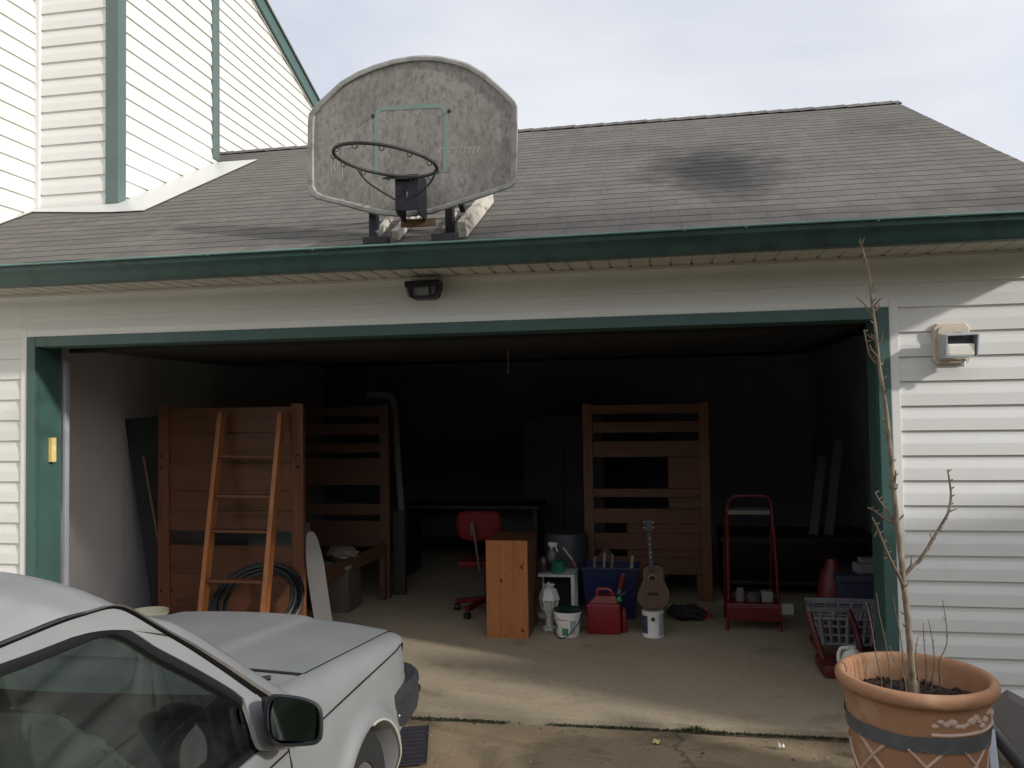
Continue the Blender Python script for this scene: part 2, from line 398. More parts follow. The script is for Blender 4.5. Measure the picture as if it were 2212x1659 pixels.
# soffit of V-grooved panels, with the moulding against the wall
mb = MB(); prof = []; x = -6.6
while x < XRAKE-.02: prof += [(x, 2.478), (x+.092, 2.478), (x+.098, 2.487), (x+.106, 2.487)]; x += .112
mb.grid([[Vector((px, y, pz)) for px, pz in prof] for y in (-.40, -.001)])
mb.cur = 0
mb.build('soffit', SOFF, G)
mb = MB(); mb.box2((-4.78, -.034, 2.463), (XRT, -.016, 2.4765)); mb.build('frieze_moulding', SOFF, G)
# gutter, K profile
mb = MB(); pr = [(-.392, 2.592), (-.392, 2.458), (-.450, 2.458), (-.462, 2.474), (-.470, 2.500), (-.486, 2.522), (-.500, 2.540), (-.503, 2.562), (-.512, 2.566), (-.512, 2.576), (-.494, 2.578), (-.494, 2.556), (-.480, 2.520), (-.452, 2.470), (-.400, 2.466), (-.398, 2.592)]
xs = [-6.6+(XRAKE+6.6)*i/40 for i in range(41)]
mb.grid([[Vector((x, y, z+.004*noise.noise(Vector((x*.7, 0, 0))))) for x in xs] for y, z in pr+[pr[0]]])
for xe in (xs[0], xs[-1]): mb.prism([(xe, y, z) for y, z in pr[:9]], (.003, 0, 0))
mb.cur = 1
rnd = random.Random(5); x = -5.2
while x < 2.1: mb.box((x, -.5125, 2.570), (.012, .004, .009)); x += rnd.choice((.3, .45, .62))
mb.build('gutter', [GUTG, mat('bare_aluminium', (150, 158, 155), .5)], G, smooth=True, angle=28)
mb = MB(); mb.tube([Vector((x, -.5125, 2.573+.004*noise.noise(Vector((x*.7, 0, 0))))) for x in xs], .0062, 6); mb.build('lit_gutter_lip', mat('lit_gutter_lip', (92, 128, 118), .35, .12, 5), G)  # skylight caught by the lip is put into its colour, paler than the gutter
# roof deck with fascia, then shingle courses
mb = MB(); mb.box2((-6.6, -.391, 2.488), (XRAKE, -.37, 2.598))
mb.prism([(-6.6, YE-.01, rz(YE)-.016), (-6.6, YRID, rz(YRID)-.022), (-6.6, YRID, rz(YRID)-.12), (-6.6, YE-.005, rz(YE)-.03)], (6.6+XRAKE-.02, 0, 0))
yb = 2*YRID-YE
mb.prism([(-6.6, yb, rz(YE)-.005), (-6.6, YRID, rz(YRID)-.005), (-6.6, YRID, rz(YRID)-.12), (-6.6, yb, rz(YE)-.12)], (6.6+XRAKE-.02, 0, 0))
mb.build('roof_deck', GUTG, G)
t = NT('asphalt_shingles'); tcn = t.n('ShaderNodeTexCoord'); mpn = t.n('ShaderNodeMapping')
mpn.inputs['Location'].default_value = (0, .38*1.129, 0); mpn.inputs['Scale'].default_value = (1, 1.129, 0)
t.l(tcn.outputs['Object'], mpn.inputs[0])
br = t.n('ShaderNodeTexBrick'); br.inputs['Scale'].default_value = 1; br.inputs['Brick Width'].default_value = .305; br.inputs['Row Height'].default_value = .127
br.inputs['Mortar Size'].default_value = .0032; br.inputs['Mortar Smooth'].default_value = .3; br.offset = .5; br.inputs['Bias'].default_value = 0
br.inputs['Color1'].default_value = c4(lin((103, 97, 90))); br.inputs['Color2'].default_value = c4(lin((88, 84, 79))); br.inputs['Mortar'].default_value = c4(lin((66, 64, 62)))
wob = t.noise(mpn.outputs[0], 1.3, 3); wv = t.n('ShaderNodeVectorMath', operation='ADD'); cmb = t.n('ShaderNodeCombineXYZ')
t.l(t.math('MULTIPLY', t.math('SUBTRACT', wob, .5), .09), cmb.inputs[0]); t.l(mpn.outputs[0], wv.inputs[0]); t.l(cmb.outputs[0], wv.inputs[1]); t.l(wv.outputs[0], br.inputs['Vector'])
ov = t.coord()
big = t.noise(ov, .8, 5, .6); c = t.mix(t.ramp(big, [(.35, (0, 0, 0)), (.75, (1, 1, 1))]), br.outputs['Color'], lin((97, 94, 87)), 'MIX')
c = t.mix(.55, br.outputs['Color'], c)
stk = t.noise(t.coord((3.2, .5, 1)), 2.2, 6, .7); c = t.mix(t.math('MULTIPLY', t.ramp(stk, [(.48, (0, 0, 0)), (.72, (1, 1, 1))]), .5), c, lin((74, 72, 70)))
mot = t.noise(ov, 5.5, 5, .7); c = t.mix(t.math('MULTIPLY', t.ramp(mot, [(.5, (0, 0, 0)), (.7, (1, 1, 1))]), .35), c, lin((120, 116, 106)))
gr = t.noise(ov, 240, 2); c = t.mix(.55, c, t.ramp(gr, [(.3, (.25, .25, .25)), (.7, (.75, .75, .75))]), 'OVERLAY')
# sooty stain patches left on the shingles
def blot(cx, cy, sx, sy, seed):
    m = t.n('ShaderNodeMapping'); m.inputs['Location'].default_value = (-cx/sx, -cy/sy, 0); m.inputs['Scale'].default_value = (1/sx, 1/sy, 0); t.l(tcn.outputs['Object'], m.inputs[0])
    ln = t.n('ShaderNodeVectorMath', operation='LENGTH'); t.l(m.outputs[0], ln.inputs[0])
    return t.ramp(t.math('ADD', ln.outputs['Value'], t.math('MULTIPLY', t.math('SUBTRACT', t.noise(ov, 5+seed, 5), .5), 1.3)), [(.2, (1, 1, 1)), (1.15, (0, 0, 0))])
st = [blot(*a) for a in ((.42, .95, .62, .85, 0), (.50, .48, .30, .6, 2), (1.75, 1.9, .5, .6, 1), (1.9, -.2, .9, .35, 3), (-.1, 1.7, .5, .4, 2), (-2.3, -.1, .7, .3, 4))]
for b, k in zip(st, (1.0, .75, .28, .5, .25, .4)): c = t.mix(t.math('MULTIPLY', b, k), c, lin((38, 37, 37)))
t.col(c); t.b.inputs['Roughness'].default_value = .9; t.bump(gr, .5, .004)
SHING = t.m
mb = MB(); cs = math.sqrt(1+MR*MR); nrm = Vector((0, -MR, 1)).normalized(); sl = Vector((0, 1, MR)).normalized()
LEN = (YRID-YE)*cs; k = 0; NXR = 170
def rp(x, v, h): return Vector((x, YE, ZR))+sl*v+nrm*h
def wavy(x, v): return .006*noise.noise(Vector((x*1.6, v*2, 4)))*max(0, 1-v/2.2)+.003*noise.noise(Vector((x*4, v*7, 9)))
rows = []
while k*.127 < LEN:
    v0, v1 = k*.127, min((k+1)*.127, LEN)
    a = []; b = []; cc = []
    for i in range(NXR+1):
        x = -6.6+(6.6+XRAKE)*i/NXR; e = .004*noise.noise(Vector((x*5, k*3.1, 0)))
        w0, w1 = wavy(x, v0), wavy(x, v1)
        a.append(rp(x, v0+e-.003, .0005+w0)); b.append(rp(x, v0+e-.004, .0036+w0)); cc.append(rp(x, v1, .0015+w1))
    rows += [a, b, cc]; k += 1
mb.grid(rows)
# far slope, ridge cap
mb.add([rp(-6.6, LEN, .004), rp(XRAKE, LEN, .004), (XRAKE, yb, ZR), (-6.6, yb, ZR)], [(0, 1, 2, 3)])
x = -6.5; rnd = random.Random(9)
while x < XRAKE-.01:
    x2 = min(x+.135, XRAKE); zt = rz(YRID)+.010+rnd.uniform(0, .004)
    mb.add([(x, YRID-.13, zt-.068), (x, YRID, zt), (x, YRID+.13, zt-.068), (x2+.01, YRID-.13, zt-.062), (x2+.01, YRID, zt+.007), (x2+.01, YRID+.13, zt-.062)], [(0, 1, 4, 3), (1, 2, 5, 4), (3, 4, 5)]); x = x2
mb.build('roof', SHING, G, normals=False)
# door casing: white surround, green casing, deep jamb
mb = MB()
for lo, hi in (((DL-.047, -.022, -.03), (DL, .003, DT+.047)), ((DR, -.022, -.03), (DR+.047, .003, DT+.047)), ((DL, -.022, DT), (DR, .003, DT+.047))): mb.box2(lo, hi, .004)
mb.build('door_surround', VTRIM, G)
mb = MB(); cw = .065
mb.box2((DL+.001, -.030, .0), (DL+cw, .002, DT-.001), .004); mb.box2((DR-cw, -.030, 0), (DR-.001, .002, DT-.001), .004); mb.box2((DL+cw+.001, -.030, DT-cw), (DR-cw-.001, .002, DT-.001), .004)
mb.box2((DL+cw-.012, .0, 0), (DL+cw+.004, .105, DT-cw)); mb.box2((DL+cw-.02, .106, 0), (DL+cw-.004, .215, DT-cw+.01))
mb.box2((DR-cw-.004, .0, 0), (DR-cw+.012, .105, DT-cw)); mb.box2((DR-cw+.004, .106, 0), (DR-cw+.02, .215, DT-cw+.01))
mb.box2((DL+cw+.005, .0, DT-cw-.004), (DR-cw-.005, .105, DT-cw+.012)); mb.box2((DL+cw+.005, .106, DT-cw+.004), (DR-cw-.005, .215, DT-cw+.02))
mb.box2((DL+cw-.03, .09, 0), (DL+cw-.021, .22, 2.3)); mb.box2((DR-cw+.021, .09, 0), (DR-cw+.03, .22, 2.3))
mb.build('door_frame', GREEN, G)
# rolled-up sectional door with its tracks
mb = MB()
for k in range(4): mb.box2((DL+.08, .30+.54*k, 2.14), (DR-.08, .30+.54*k+.53, 2.185), .01)
mb.cur = 1; mb.box2((DL+.08, .262, 2.115), (DR-.08, .299, 2.17), .008)
mb.cur = 2; mb.box2((DL+.15, .31, 2.128), (DR-.15, .345, 2.1385))
mb.build('overhead_door', [mat('door_panel_back', (44, 41, 40), .7, .2, 3), mat('rubber_seal', (30, 28, 28), .8), DARKWOOD], G)
mb = MB()
mb.box2((DL+cw+.0, .222, .05), (DL+cw+.022, .262, 2.06), .003)
mb.build('door_track', mat('zinc_track', (176, 178, 184), .5, .06, 8, metal=.3), G)
# cream button box on the left jamb
q = atx(112, 940, DL+cw+.01)
sw = thing('button_box', 'small cream button box fixed to the green left jamb', 'button box', (DL+cw+.004, .11, 1.46))
mb = MB(); mb.box2((DL+cw+.0045, .085, 1.385), (DL+cw+.034, .125, 1.545), .004); mb.build('case', mat('cream_plastic', (224, 200, 128), .5, .06, 9), sw)
mb = MB(); mb.box2((DL+cw+.0345, .096, 1.455), (DL+cw+.037, .114, 1.49), .002); mb.build('button', mat('ivory_button', (232, 216, 160), .4), sw)

# ------------------------------------------------------------------ the two-storey house on the left
H = thing('house', 'tall white sided house with green corner trim rising behind the garage roof', 'house', (XL, 0, 0))
RY, RZ0, RM = 1.6, 8.11, .39         # gable ridge
def gz(y): return RZ0-RM*abs(y-RY)
mb = MB(); siding(mb, (XL, -3.0, 0), (0, 1, 0), 10.5, 2.2, 8.2, (1, 0, 0), phase=PH0+.02)
w1 = mb.build('wall', VINYL, H); clip(w1, (0, RY, RZ0-.06), (0, RM, 1)); clip(w1, (0, RY, RZ0-.06), (0, -RM, 1))
mb = MB(); mb.prism([(XL-.004, -3, -.1), (XL-.004, 7.5, -.1), (XL-.004, 7.5, gz(7.5)-.08), (XL-.004, RY, RZ0-.08), (XL-.004, -3, gz(-3)-.08)], (-6, 0, 0)); mb.build('wall_core', VTRIM, H)
CX, CY0, CY1 = -4.085, 1.0, 2.46    # bump-out (chimney chase)
mb = MB(); siding(mb, (XL+.03, CY0, 0), (1, 0, 0), CX-XL-.03, 2.9, 7.6, (0, -1, 0), phase=PH0+.05); siding(mb, (CX, CY0, 0), (0, 1, 0), CY1-CY0, 2.9, 7.6, (1, 0, 0), phase=PH0+.02)
ch = mb.build('chimney_chase', VINYL, H)
mb = MB(); mb.box2((XL, CY0+.004, 2.9), (CX-.004, CY1-.004, 7.6)); mb.build('chase_core', VTRIM, H)
mb = MB()   # green corner boards with a leg on each face
def corner(cx, cy, z0, sy, w=.10):
    mb.box2((cx-w, cy-sy*.024-.012, z0), (cx+.024, cy-sy*.024+.012, 7.6), .003) if False else None
mb.box2((CX-.085, CY0-.028, rz(CY0)-.01), (CX+.026, CY0-.002, 7.6), .003); mb.box2((CX+.001, CY0-.0015, rz(CY0)-.01), (CX+.0255, CY0+.07, 7.6), .003)
mb.build('corner_trim', mat('green_trim', (84, 101, 96), .42, .08, 5, dirt=((74, 90, 86), .62)), H); mb = MB(); mb.box2((CX+.001, CY1-.09, rz(CY1)+.02), (CX+.0255, CY1+.001, 7.6), .003); mb.box2((CX-.1, CY1+.0015, rz(CY1)+.02), (CX+.026, CY1+.026, 7.6), .003)
mb.build('corner_trim', mat('green_trim', (84, 101, 96), .42, .08, 5, dirt=((74, 90, 86), .62)), H)
mb = MB(); mb.box2((XL+.001, CY0-.030, rz(CY0)+.0), (XL+.048, CY0+.03, 7.6), .004); mb.build('inside_corner_trim', VTRIM, H)
# rake: frieze, soffit, fascia and roof edge
ALU = mat('white_flashing', (206, 206, 202), .4, .05, 4, metal=.15)
def rake(x0, x1, d0, d1):
    m = MB()
    for s in (-1, 1):
        ye = 7.6 if s > 0 else -3.2
        a, b = Vector((x0, RY, RZ0)), Vector((x0, ye, gz(ye)))
        m.prism([a-Vector((0, 0, d0)), b-Vector((0, 0, d0)), b-Vector((0, 0, d1)), a-Vector((0, 0, d1))], (x1-x0, 0, 0))
    return m
rake(XL+.016, XL+.03, .10, .165).build('rake_frieze', VTRIM, H)
rake(XL+.0, XL+.04, .075, .095).build('rake_soffit', VTRIM, H)
rake(XL+.041, XL+.065, -.04, .15).build('rake_fascia', GREEN, H)
rake(XL-6.2, XL+.085, -.075, -.042).build('roof', SHING, H)
# step flashing where the chase meets the garage roof
mb = MB(); up = nrm*.012
def rpt(x, y, h=.012): return Vector((x, y, rz(y)))+nrm*h
fl = [(-3.66, .705), (-3.64, 2.42), (CX+.03, 2.42), (CX+.03, CY0-.03), (-4.79, CY0-.03), (-4.79, .90), (-4.15, .76), (-3.93, .72)]
mb.prism([rpt(x, y) for x, y in fl], nrm*.004); mb.build('flashing', ALU, H)
mb = MB(); mb.prism([rpt(-4.79, -.35, .012), rpt(-4.79, .94, .012), rpt(-4.74, .94, .012), rpt(-4.74, -.35, .012)], nrm*.004); mb.build('wall_flashing', ALU, H)

# ------------------------------------------------------------------ the house next door, outside the picture on the right: it shades the drive and shows in the car's glass
N = thing('neighbouring_house', 'beige neighbouring house standing across the drive to the right', 'house', (10, 4, 0))
NX0, NY0, NZ = 6.0, -2.45, 3.6
mb = MB(); siding(mb, (NX0+.02, 9.0, 0), (0, -1, 0), 9.0-NY0-.02, -.1, 2.75, (-1, 0, 0)); siding(mb, (NX0+.02, NY0+.02, 0), (1, 0, 0), 9, -.1, NZ-.15, (0, -1, 0))
BEIGE = mat('beige_siding', (176, 164, 140), .6, .06, 2)
mb.prism([(NX0+.025, NY0+.03, -.1), (NX0+.025, 8.9, -.1), (NX0+.025, 8.9, 2.8), (NX0+.025, 3.5, 3.75), (NX0+.025, -1.5, 2.82), (NX0+.025, NY0+.03, NZ-.1)], (9, 0, 0)); mb.build('wall', BEIGE, N)
mb = MB()
for (ya, za), (yb2_, zb2_) in (((NY0, NZ), (-1.5, 2.93)), ((-1.5, 2.93), (3.5, 3.9)), ((3.5, 3.9), (9.04, 2.9))): mb.prism([(NX0, ya, za), (NX0, yb2_, zb2_), (NX0, yb2_, zb2_-.1), (NX0, ya, za-.1)], (9.3, 0, 0))
mb.build('roof', SHING, N)
# added unseen tree: its crown keeps a sun patch off the left inner wall
TRE = thing('shade_tree', 'slim round-headed tree added out of view to shade the left inner wall', 'tree', (6.4, -3.25, -.1))
mb = MB(); mb.tube(smoothpath([(6.4, -3.25, -.1), (6.38, -3.22, 1.5), (6.42, -3.18, 3.0), (6.40, -3.16, 4.4), (6.4, -3.15, 5.0)], 4), [.09-.0035*i for i in range(17)], 9); mb.build('trunk', wood('shade_tree_bark', (96, 84, 72), 'z', .6, .9), TRE, smooth=True)
mb = MB(); rnd = random.Random(21)
for k in range(3200):
    d = Vector((rnd.gauss(0, 1), rnd.gauss(0, 1), rnd.gauss(0, 1))).normalized()*(.85*rnd.random()**.4); c = Vector((6.4+d.x, -3.15+d.y*.85, 5.35+d.z*1.05)); a, b = Vector((rnd.gauss(0, 1), rnd.gauss(0, 1), rnd.gauss(0, 1))).normalized()*.05, Vector((rnd.gauss(0, 1), rnd.gauss(0, 1), rnd.gauss(0, 1))).normalized()*.03
    mb.add([c-a, c+b, c+a, c-b], [(0, 1, 2, 3)])
mb.build('crown', mat('shade_tree_leaves', (62, 78, 44), .8, .4, 9), TRE, normals=False)
# added board fence, out of view: cut to shade the planter and drive
FN = thing('shade_fence', 'grey board fence added out of view to shade the planter and drive', 'fence', (3.0, -3.2, -.1)); FNM = wood('shade_fence_boards', (120, 110, 98), 'z', .6, .8)
mb = MB(); y = -1.42; rnd = random.Random(6)
while y > -6: mb.box2((2.99, y-.138, -.08), (3.01, y, 1.49+rnd.uniform(-.012, .012))); y -= .145
mb.build('boards', FNM, FN)
for y in (-1.46, -3.2, -5.0): MB().box2((3.012, y-.09, -.1), (3.10, y, 1.45)).build('post', FNM, FN)
for z in (.25, 1.2): MB().box2((3.0125, -5.9, z), (3.05, -1.56, z+.08)).build('rail', FNM, FN)
# ------------------------------------------------------------------ basketball hoop on the roof
BP, BN = Vector((-1.28, -.44, 3.1)), Vector((-.22, -1, 0)).normalized()
def bd(px, py, off=0): return atpl(px, py, BP+BN*off, BN)
HP = thing('basketball_hoop', 'weathered grey fan-shaped basketball backboard with bare rim above the gutter', 'basketball hoop', (-1.28, -.42, 2.6))
out = [(667, 246), (682, 226), (698.5, 209.7), (735, 176), (770, 155.5), (804.7, 141), (850, 127), (890, 120.5), (918.8, 119.1), (950, 121), (985, 128), (1011, 136), (1045, 155.5), (1079.6, 184.7), (1100, 204), (1113, 218), (1118, 230),
       (1118.5, 300), (1116, 385), (1113, 397), (1104, 406), (1040, 428), (985, 446), (935, 462), (917, 464.5), (883, 469), (850, 468), (820, 465.5), (780, 456), (730, 442), (685, 431), (671, 423), (664.5, 410), (664, 330), (665, 262)]
ctr = (893, 300)
def ins(k, dx=0): return [(ctr[0]+(x-ctr[0])*k, ctr[1]+(y-ctr[1])*(k-.012)) for x, y in out]
t = NT('weathered_board'); v = t.coord(); n1 = t.noise(v, 3.2, 7, .68); n2 = t.noise(t.coord((10, 10, 5)), 3.4, 7, .75); n3 = t.noise(v, 60, 4, .7)
c = t.ramp(n1, [(.3, lin((126, 123, 116))), (.7, lin((162, 156, 149)))])
c = t.mix(t.math('MULTIPLY', t.ramp(n2, [(.47, (0, 0, 0)), (.60, (1, 1, 1))]), .75), c, lin((106, 104, 97)))
c = t.mix(t.math('MULTIPLY', t.ramp(n3, [(.5, (0, 0, 0)), (.7, (1, 1, 1))]), .45), c, lin((92, 92, 86)))
gl = t.noise(t.coord((1, 1, 2)), 2.6, 5); c = t.mix(t.math('MULTIPLY', t.ramp(gl, [(.55, (0, 0, 0)), (.75, (1, 1, 1))]), .4), c, lin((176, 164, 158)))
t.col(c); t.b.inputs['Roughness'].default_value = .75; t.bump(n3, .25, .003); BOARD = t.m
EDGE = mat('board_edge_plastic', (146, 145, 140), .65, .14, 7, dirt=((116, 115, 108), .48))
o1 = [bd(*p, 0) for p in out]; n = len(o1)
mb = MB(); mb.prism([bd(*p, -.006) for p in ins(.965)], BN*-.022); mb.build('backboard', BOARD, HP)
mb = MB(); prof = [(1.0, -.034), (1.0, -.004), (.992, .006), (.955, .006), (.945, .001), (.938, -.004), (.934, -.012), (.934, -.03)]
rows = []
for k, off in prof:
    r = [bd(*p, off) for p in ins(k)] if k < 1 else [bd(*p, off) for p in out]
    rows.append(r+[r[0]])
mb.grid(rows); mb.build('border', EDGE, HP, smooth=True, angle=35)
TEAL = mat('faded_teal_paint', (122, 146, 137), .7, .12, 9, dirt=((138, 142, 134), .46))
def stripe(pts, w, off, closed=False):
    """flat painted stripe on the board face following picture-space points"""
    m = MB(); P = [bd(x, y, off) for x, y in pts]
    r = []
    for i in range(len(P)):
        d = (P[min(i+1, len(P)-1)]-P[max(i-1, 0)]).normalized(); s = d.cross(BN)*w/2; r.append((P[i]-s, P[i]+s))
    m.grid([[a for a, b in r], [b for a, b in r]])
    return m
sq = [(813, 380), (813, 330), (813, 262), (814, 244), (822, 236), (835, 233.5), (890, 230.5), (945, 228), (955, 229.5), (961, 236), (963, 246), (963, 290), (962, 330), (961, 372)]
stripe(sq, .026, -.0048).build('target_square', TEAL, HP, solid=.001)
FADE = mat('faded_white_print', (176, 176, 168), .7, .15, 14, dirt=((150, 148, 140), .42))
m = stripe([(716, 308), (740, 305), (740, 378), (716, 381), (716, 308)], .006, -.0047)
for a in ([(722, 316), (729, 330), (726, 344), (732, 356)], [(729, 330), (735, 324)], [(726, 344), (721, 358), (725, 372)]): m2 = stripe(a, .012, -.0047); m.add(m2.v, m2.f)
m.build('logo_print', FADE, HP)
m = MB()   # worn-off slanted lettering: only broken strokes are left
for x in (948, 958, 968, 985, 993, 1001, 1011, 1021, 1030): m2 = stripe([(x, 330+((x*7) % 5)), (x+5, 318-((x*3) % 4))], .007, -.0047); m.add(m2.v, m2.f)
for x in (952, 975, 988, 1004, 1016): m2 = stripe([(x, 320), (x+11, 319)], .006, -.0047); m.add(m2.v, m2.f)
m.build('worn_lettering', FADE, HP)
for x, y, l in ((735, 432, 9), (752, 437, 12), (772, 441, 10), (790, 446, 14)): stripe([(x, y), (x+l, y+2)], .016, -.0047).build('worn_letter', FADE, HP)
for px, py in ((805, 250), (970, 239)): p = bd(px, py, 0); mb = MB(); mb.lathe([(.010, -.008), (.010, .004), (.006, .007), (0, .007)], p-BN*.002, 10, rotm(R(90))); mb.build('bolt', RUST, HP, smooth=True)
# rim
Lp, Rp = Vector((-1.52, -.9, 2.937)), Vector((-1.02, -.9, 2.868)); RCN = (Lp+Rp)/2; ru = (Rp-Lp)/2; rv = Vector((0, 1, -.02)).normalized()*ru.length
def rp_(a, s=1, dz=0): return RCN+ru*math.cos(a)*s+rv*math.sin(a)*s+Vector((0, 0, dz))
mb = MB(); mb.tube([rp_(2*math.pi*k/56) for k in range(56)], .0088, 8, closed=True)
for k in range(12):      # net hooks
    a = 2*math.pi*(k+.5)/12; p = rp_(a, 1.0, -.006); mb.tube(smoothpath([p+Vector((-.014, 0, 0)), p+Vector((-.010, 0, -.016)), p+Vector((.004, 0, -.02)), p+Vector((.010, 0, -.008)), p+Vector((.012, 0, -.014))], 3), .0026, 5)
RIM = mat('rim_steel', (52, 50, 46), .65, .25, 18, metal=.2, dirt=((74, 62, 50), .6))
mb.build('rim', RIM, HP, smooth=True)
yb_ = -.63
brk = lambda px, py, y: aty(px, py, y)
mb = MB(); f0, f1 = brk(854, 380, yb_), brk(912, 452, yb_)
xa, xb, zt, zb = f0.x, f1.x-.02, f0.z, f1.z
mb.box2((xa, yb_-.006, zt-.085), (xb, yb_+.006, zt)); mb.box2((xa, yb_-.006, zb+.0), (xb, yb_+.006, zb+.07)); mb.box2((xa, yb_-.006, zb+.071), (xa+.05, yb_+.006, zt-.086)); mb.box2((xb-.055, yb_-.006, zb+.071), (xb, yb_+.006, zt-.086))
for x in (xa, xb-.008): mb.prism([(x, yb_+.007, zt), (x, yb_+.007, zb-.01), (x, -.47, zb-.03), (x, -.47, zt+.02)], (.008, 0, 0))
pf = rp_(math.pi/2); mb.prism([pf+Vector((-.10, -.01, -.004)), pf+Vector((.09, -.01, -.012)), (xb, yb_+.0, zt+.004), (xa, yb_+.0, zt+.004)], (0, 0, -.008))
mb.box2((xa-.01, -.47, zb-.05), (xb+.01, -.455, zb-.02)); mb.build('rim_bracket', mat('bracket_steel', (34, 34, 40), .5, .25, 10, metal=.3), HP)
mb = MB(); mb.box2((xa-.02, -.485, zb-.052), (xb+.05, -.470, zb-.012)); mb.build('rusty_plate', mat('rusty_plate', (92, 72, 46), .8, .3, 20, bump=.2), HP)
for a, e in ((R(145), Vector((xa+.004, yb_, zb+.055))), (R(12), Vector((xb-.004, yb_, zb+.08)))):
    mb = MB(); p = rp_(a); mid = p.lerp(e, .3)+Vector((0, 0, -.028)); mb.tube(smoothpath([p, mid, e], 8), .0055, 6); mb.build('brace', RIM, HP, smooth=True)
# mount: timber rails with flaking white paint, dark posts and feet
t = NT('flaking_white_timber'); v = t.coord((6, 1.5, 6)); n1 = t.noise(v, 2.6, 7, .65); n2 = t.noise(t.coord(), 40, 4)
c = t.mix(t.ramp(n1, [(.52, (0, 0, 0)), (.64, (1, 1, 1))]), lin((188, 182, 170)), lin((118, 104, 86)))
t.col(c); t.b.inputs['Roughness'].default_value = .8; t.bump(t.math('ADD', n1, t.math('MULTIPLY', n2, .3)), .25, .003); FLAKE = t.m
def rail(xa, va, xb, vb, w=.04, h=.085):
    m = MB(); P = []
    for i in range(9):
        f = i/8; x = xa+(xb-xa)*f; v = va+(vb-va)*f; j = .0018*noise.noise(Vector((f*9, xa*5, 0)))
        b = rp(x, v, .012); P.append([b+Vector((-w/2+j, 0, 0)), b+Vector((-w/2, 0, 0))+nrm*(h+j), b+Vector((w/2+j, 0, 0))+nrm*(h-j), b+Vector((w/2, 0, 0)), b+Vector((-w/2+j, 0, 0))])
    m.grid(P); m.add(P[0][:4], [(0, 1, 2, 3)]); m.add(P[-1][:4], [(3, 2, 1, 0)]); return m
def vv(y): return (y-YE)*cs
for xa, xb2, y0, y1, h_, w_ in ((-1.395, -1.405, -.355, .10, .055, .036), (-1.525, -1.56, -.28, .08, .035, .025), (-1.012, -.995, -.36, .34, .085, .046), (-1.135, -1.15, -.28, .10, .035, .025)):
    rail(xa, vv(y0), xb2, vv(y1), w_, h_).build('timber_rail', FLAKE, HP)
for px, yp in ((808, -.27), (972, -.27)):
    top = aty(px, 452, -.27); mb = MB(); b0 = Vector((top.x, -.27, rz(-.27)+.02)); mb.box2((b0.x-.022, -.30, b0.z-.02), (b0.x+.022, -.245, top.z+.14), .003)
    mb.bar(Vector((top.x, -.27, top.z+.25)), Vector((top.x, .05, rz(.05)+.05)), .03, .03); mb.build('post', mat('post_steel', (44, 46, 50), .55, .2, 8, metal=.2), HP)
for a, b in (((783, 512), (836, 529)), ((931, 505), (985, 523))):
    p, q = aty(*a, -.44), aty(*b, -.44); mb = MB(); mb.box2((p.x, -.44, q.z-.005), (q.x, -.37, p.z), .004); mb.build('foot_plate', mat('foot_steel', (40, 42, 46), .6, .2, 8), HP)

# ------------------------------------------------------------------ black motion floodlight under the soffit
FL = thing('floodlight', 'black floodlight with ribbed glass fixed under the soffit above the doorway', 'floodlight', (-1.34, -.06, 2.42))
p, q = aty(874, 598, -.12), aty(949, 643, -.12); x0, x1, zt, zb = p.x, q.x, 2.44, q.z
mb = MB(); mb.box2((x0+.02, -.06, 2.436), (x1-.03, -.035, 2.472), .004); mb.build('mounting_plate', SOFF, FL)
def flp(s): # rounded outline
    w = (x1-x0)/2; cx = (x0+x1)/2; h = zt-zb
    return [(cx-w*s, zt), (cx-w*.97*s, zt-h*.45), (cx-w*.82*s, zb+h*.14), (cx-w*.55*s, zb), (cx+w*.55*s, zb), (cx+w*.82*s, zb+h*.14), (cx+w*.97*s, zt-h*.45), (cx+w*s, zt)]
mb = MB(); A = flp(1); B = [((x-(x0+x1)/2)*.86+(x0+x1)/2, max(z+.012, zb+.018) if z < zt-.02 else zt-.036) for x, z in A]
mb.grid([[Vector((x, -.036, z)) for x, z in A], [Vector((x, -.115, z)) for x, z in A], [Vector((x, -.122, z)) for x, z in B], [Vector((x, -.10, z)) for x, z in B]])
mb.add([(x, -.036, z) for x, z in A], [tuple(range(8))])
mb.box2((x0, -.13, zt-.036), (x1, -.036, zt), .006); mb.build('hood', BLACKP, FL)
GLASSL = NT('lamp_glass'); GLASSL.b.inputs['Base Color'].default_value = (.5, .5, .48, 1); GLASSL.b.inputs['Roughness'].default_value = .3
GLASSL.b.inputs['Alpha'].default_value = .6; nn = GLASSL.noise(GLASSL.coord(), 30, 3); GLASSL.bump(nn, .4, .004)
mb = MB(); mb.add([(x, -.104, z) for x, z in B], [tuple(range(8))]); mb.build('glass', GLASSL.m, FL)
mb = MB(); mb.add([(x*.8+.2*(x0+x1)/2, -.06, z) for x, z in B], [tuple(range(8))]); mb.tube([((x0+x1)/2-.04, -.08, zb+.05), ((x0+x1)/2+.04, -.08, zb+.05)], .008, 8); mb.build('reflector', mat('reflector', (205, 205, 200), .5, .08, 20), FL)
mb = MB()
for fx in (.2, .72): x = x0+(x1-x0)*fx; mb = MB(); mb.box2((x-.004, -.128, zb+.008), (x+.004, -.105, zt-.037)); mb.build('guard_bar', BLACKP, FL)

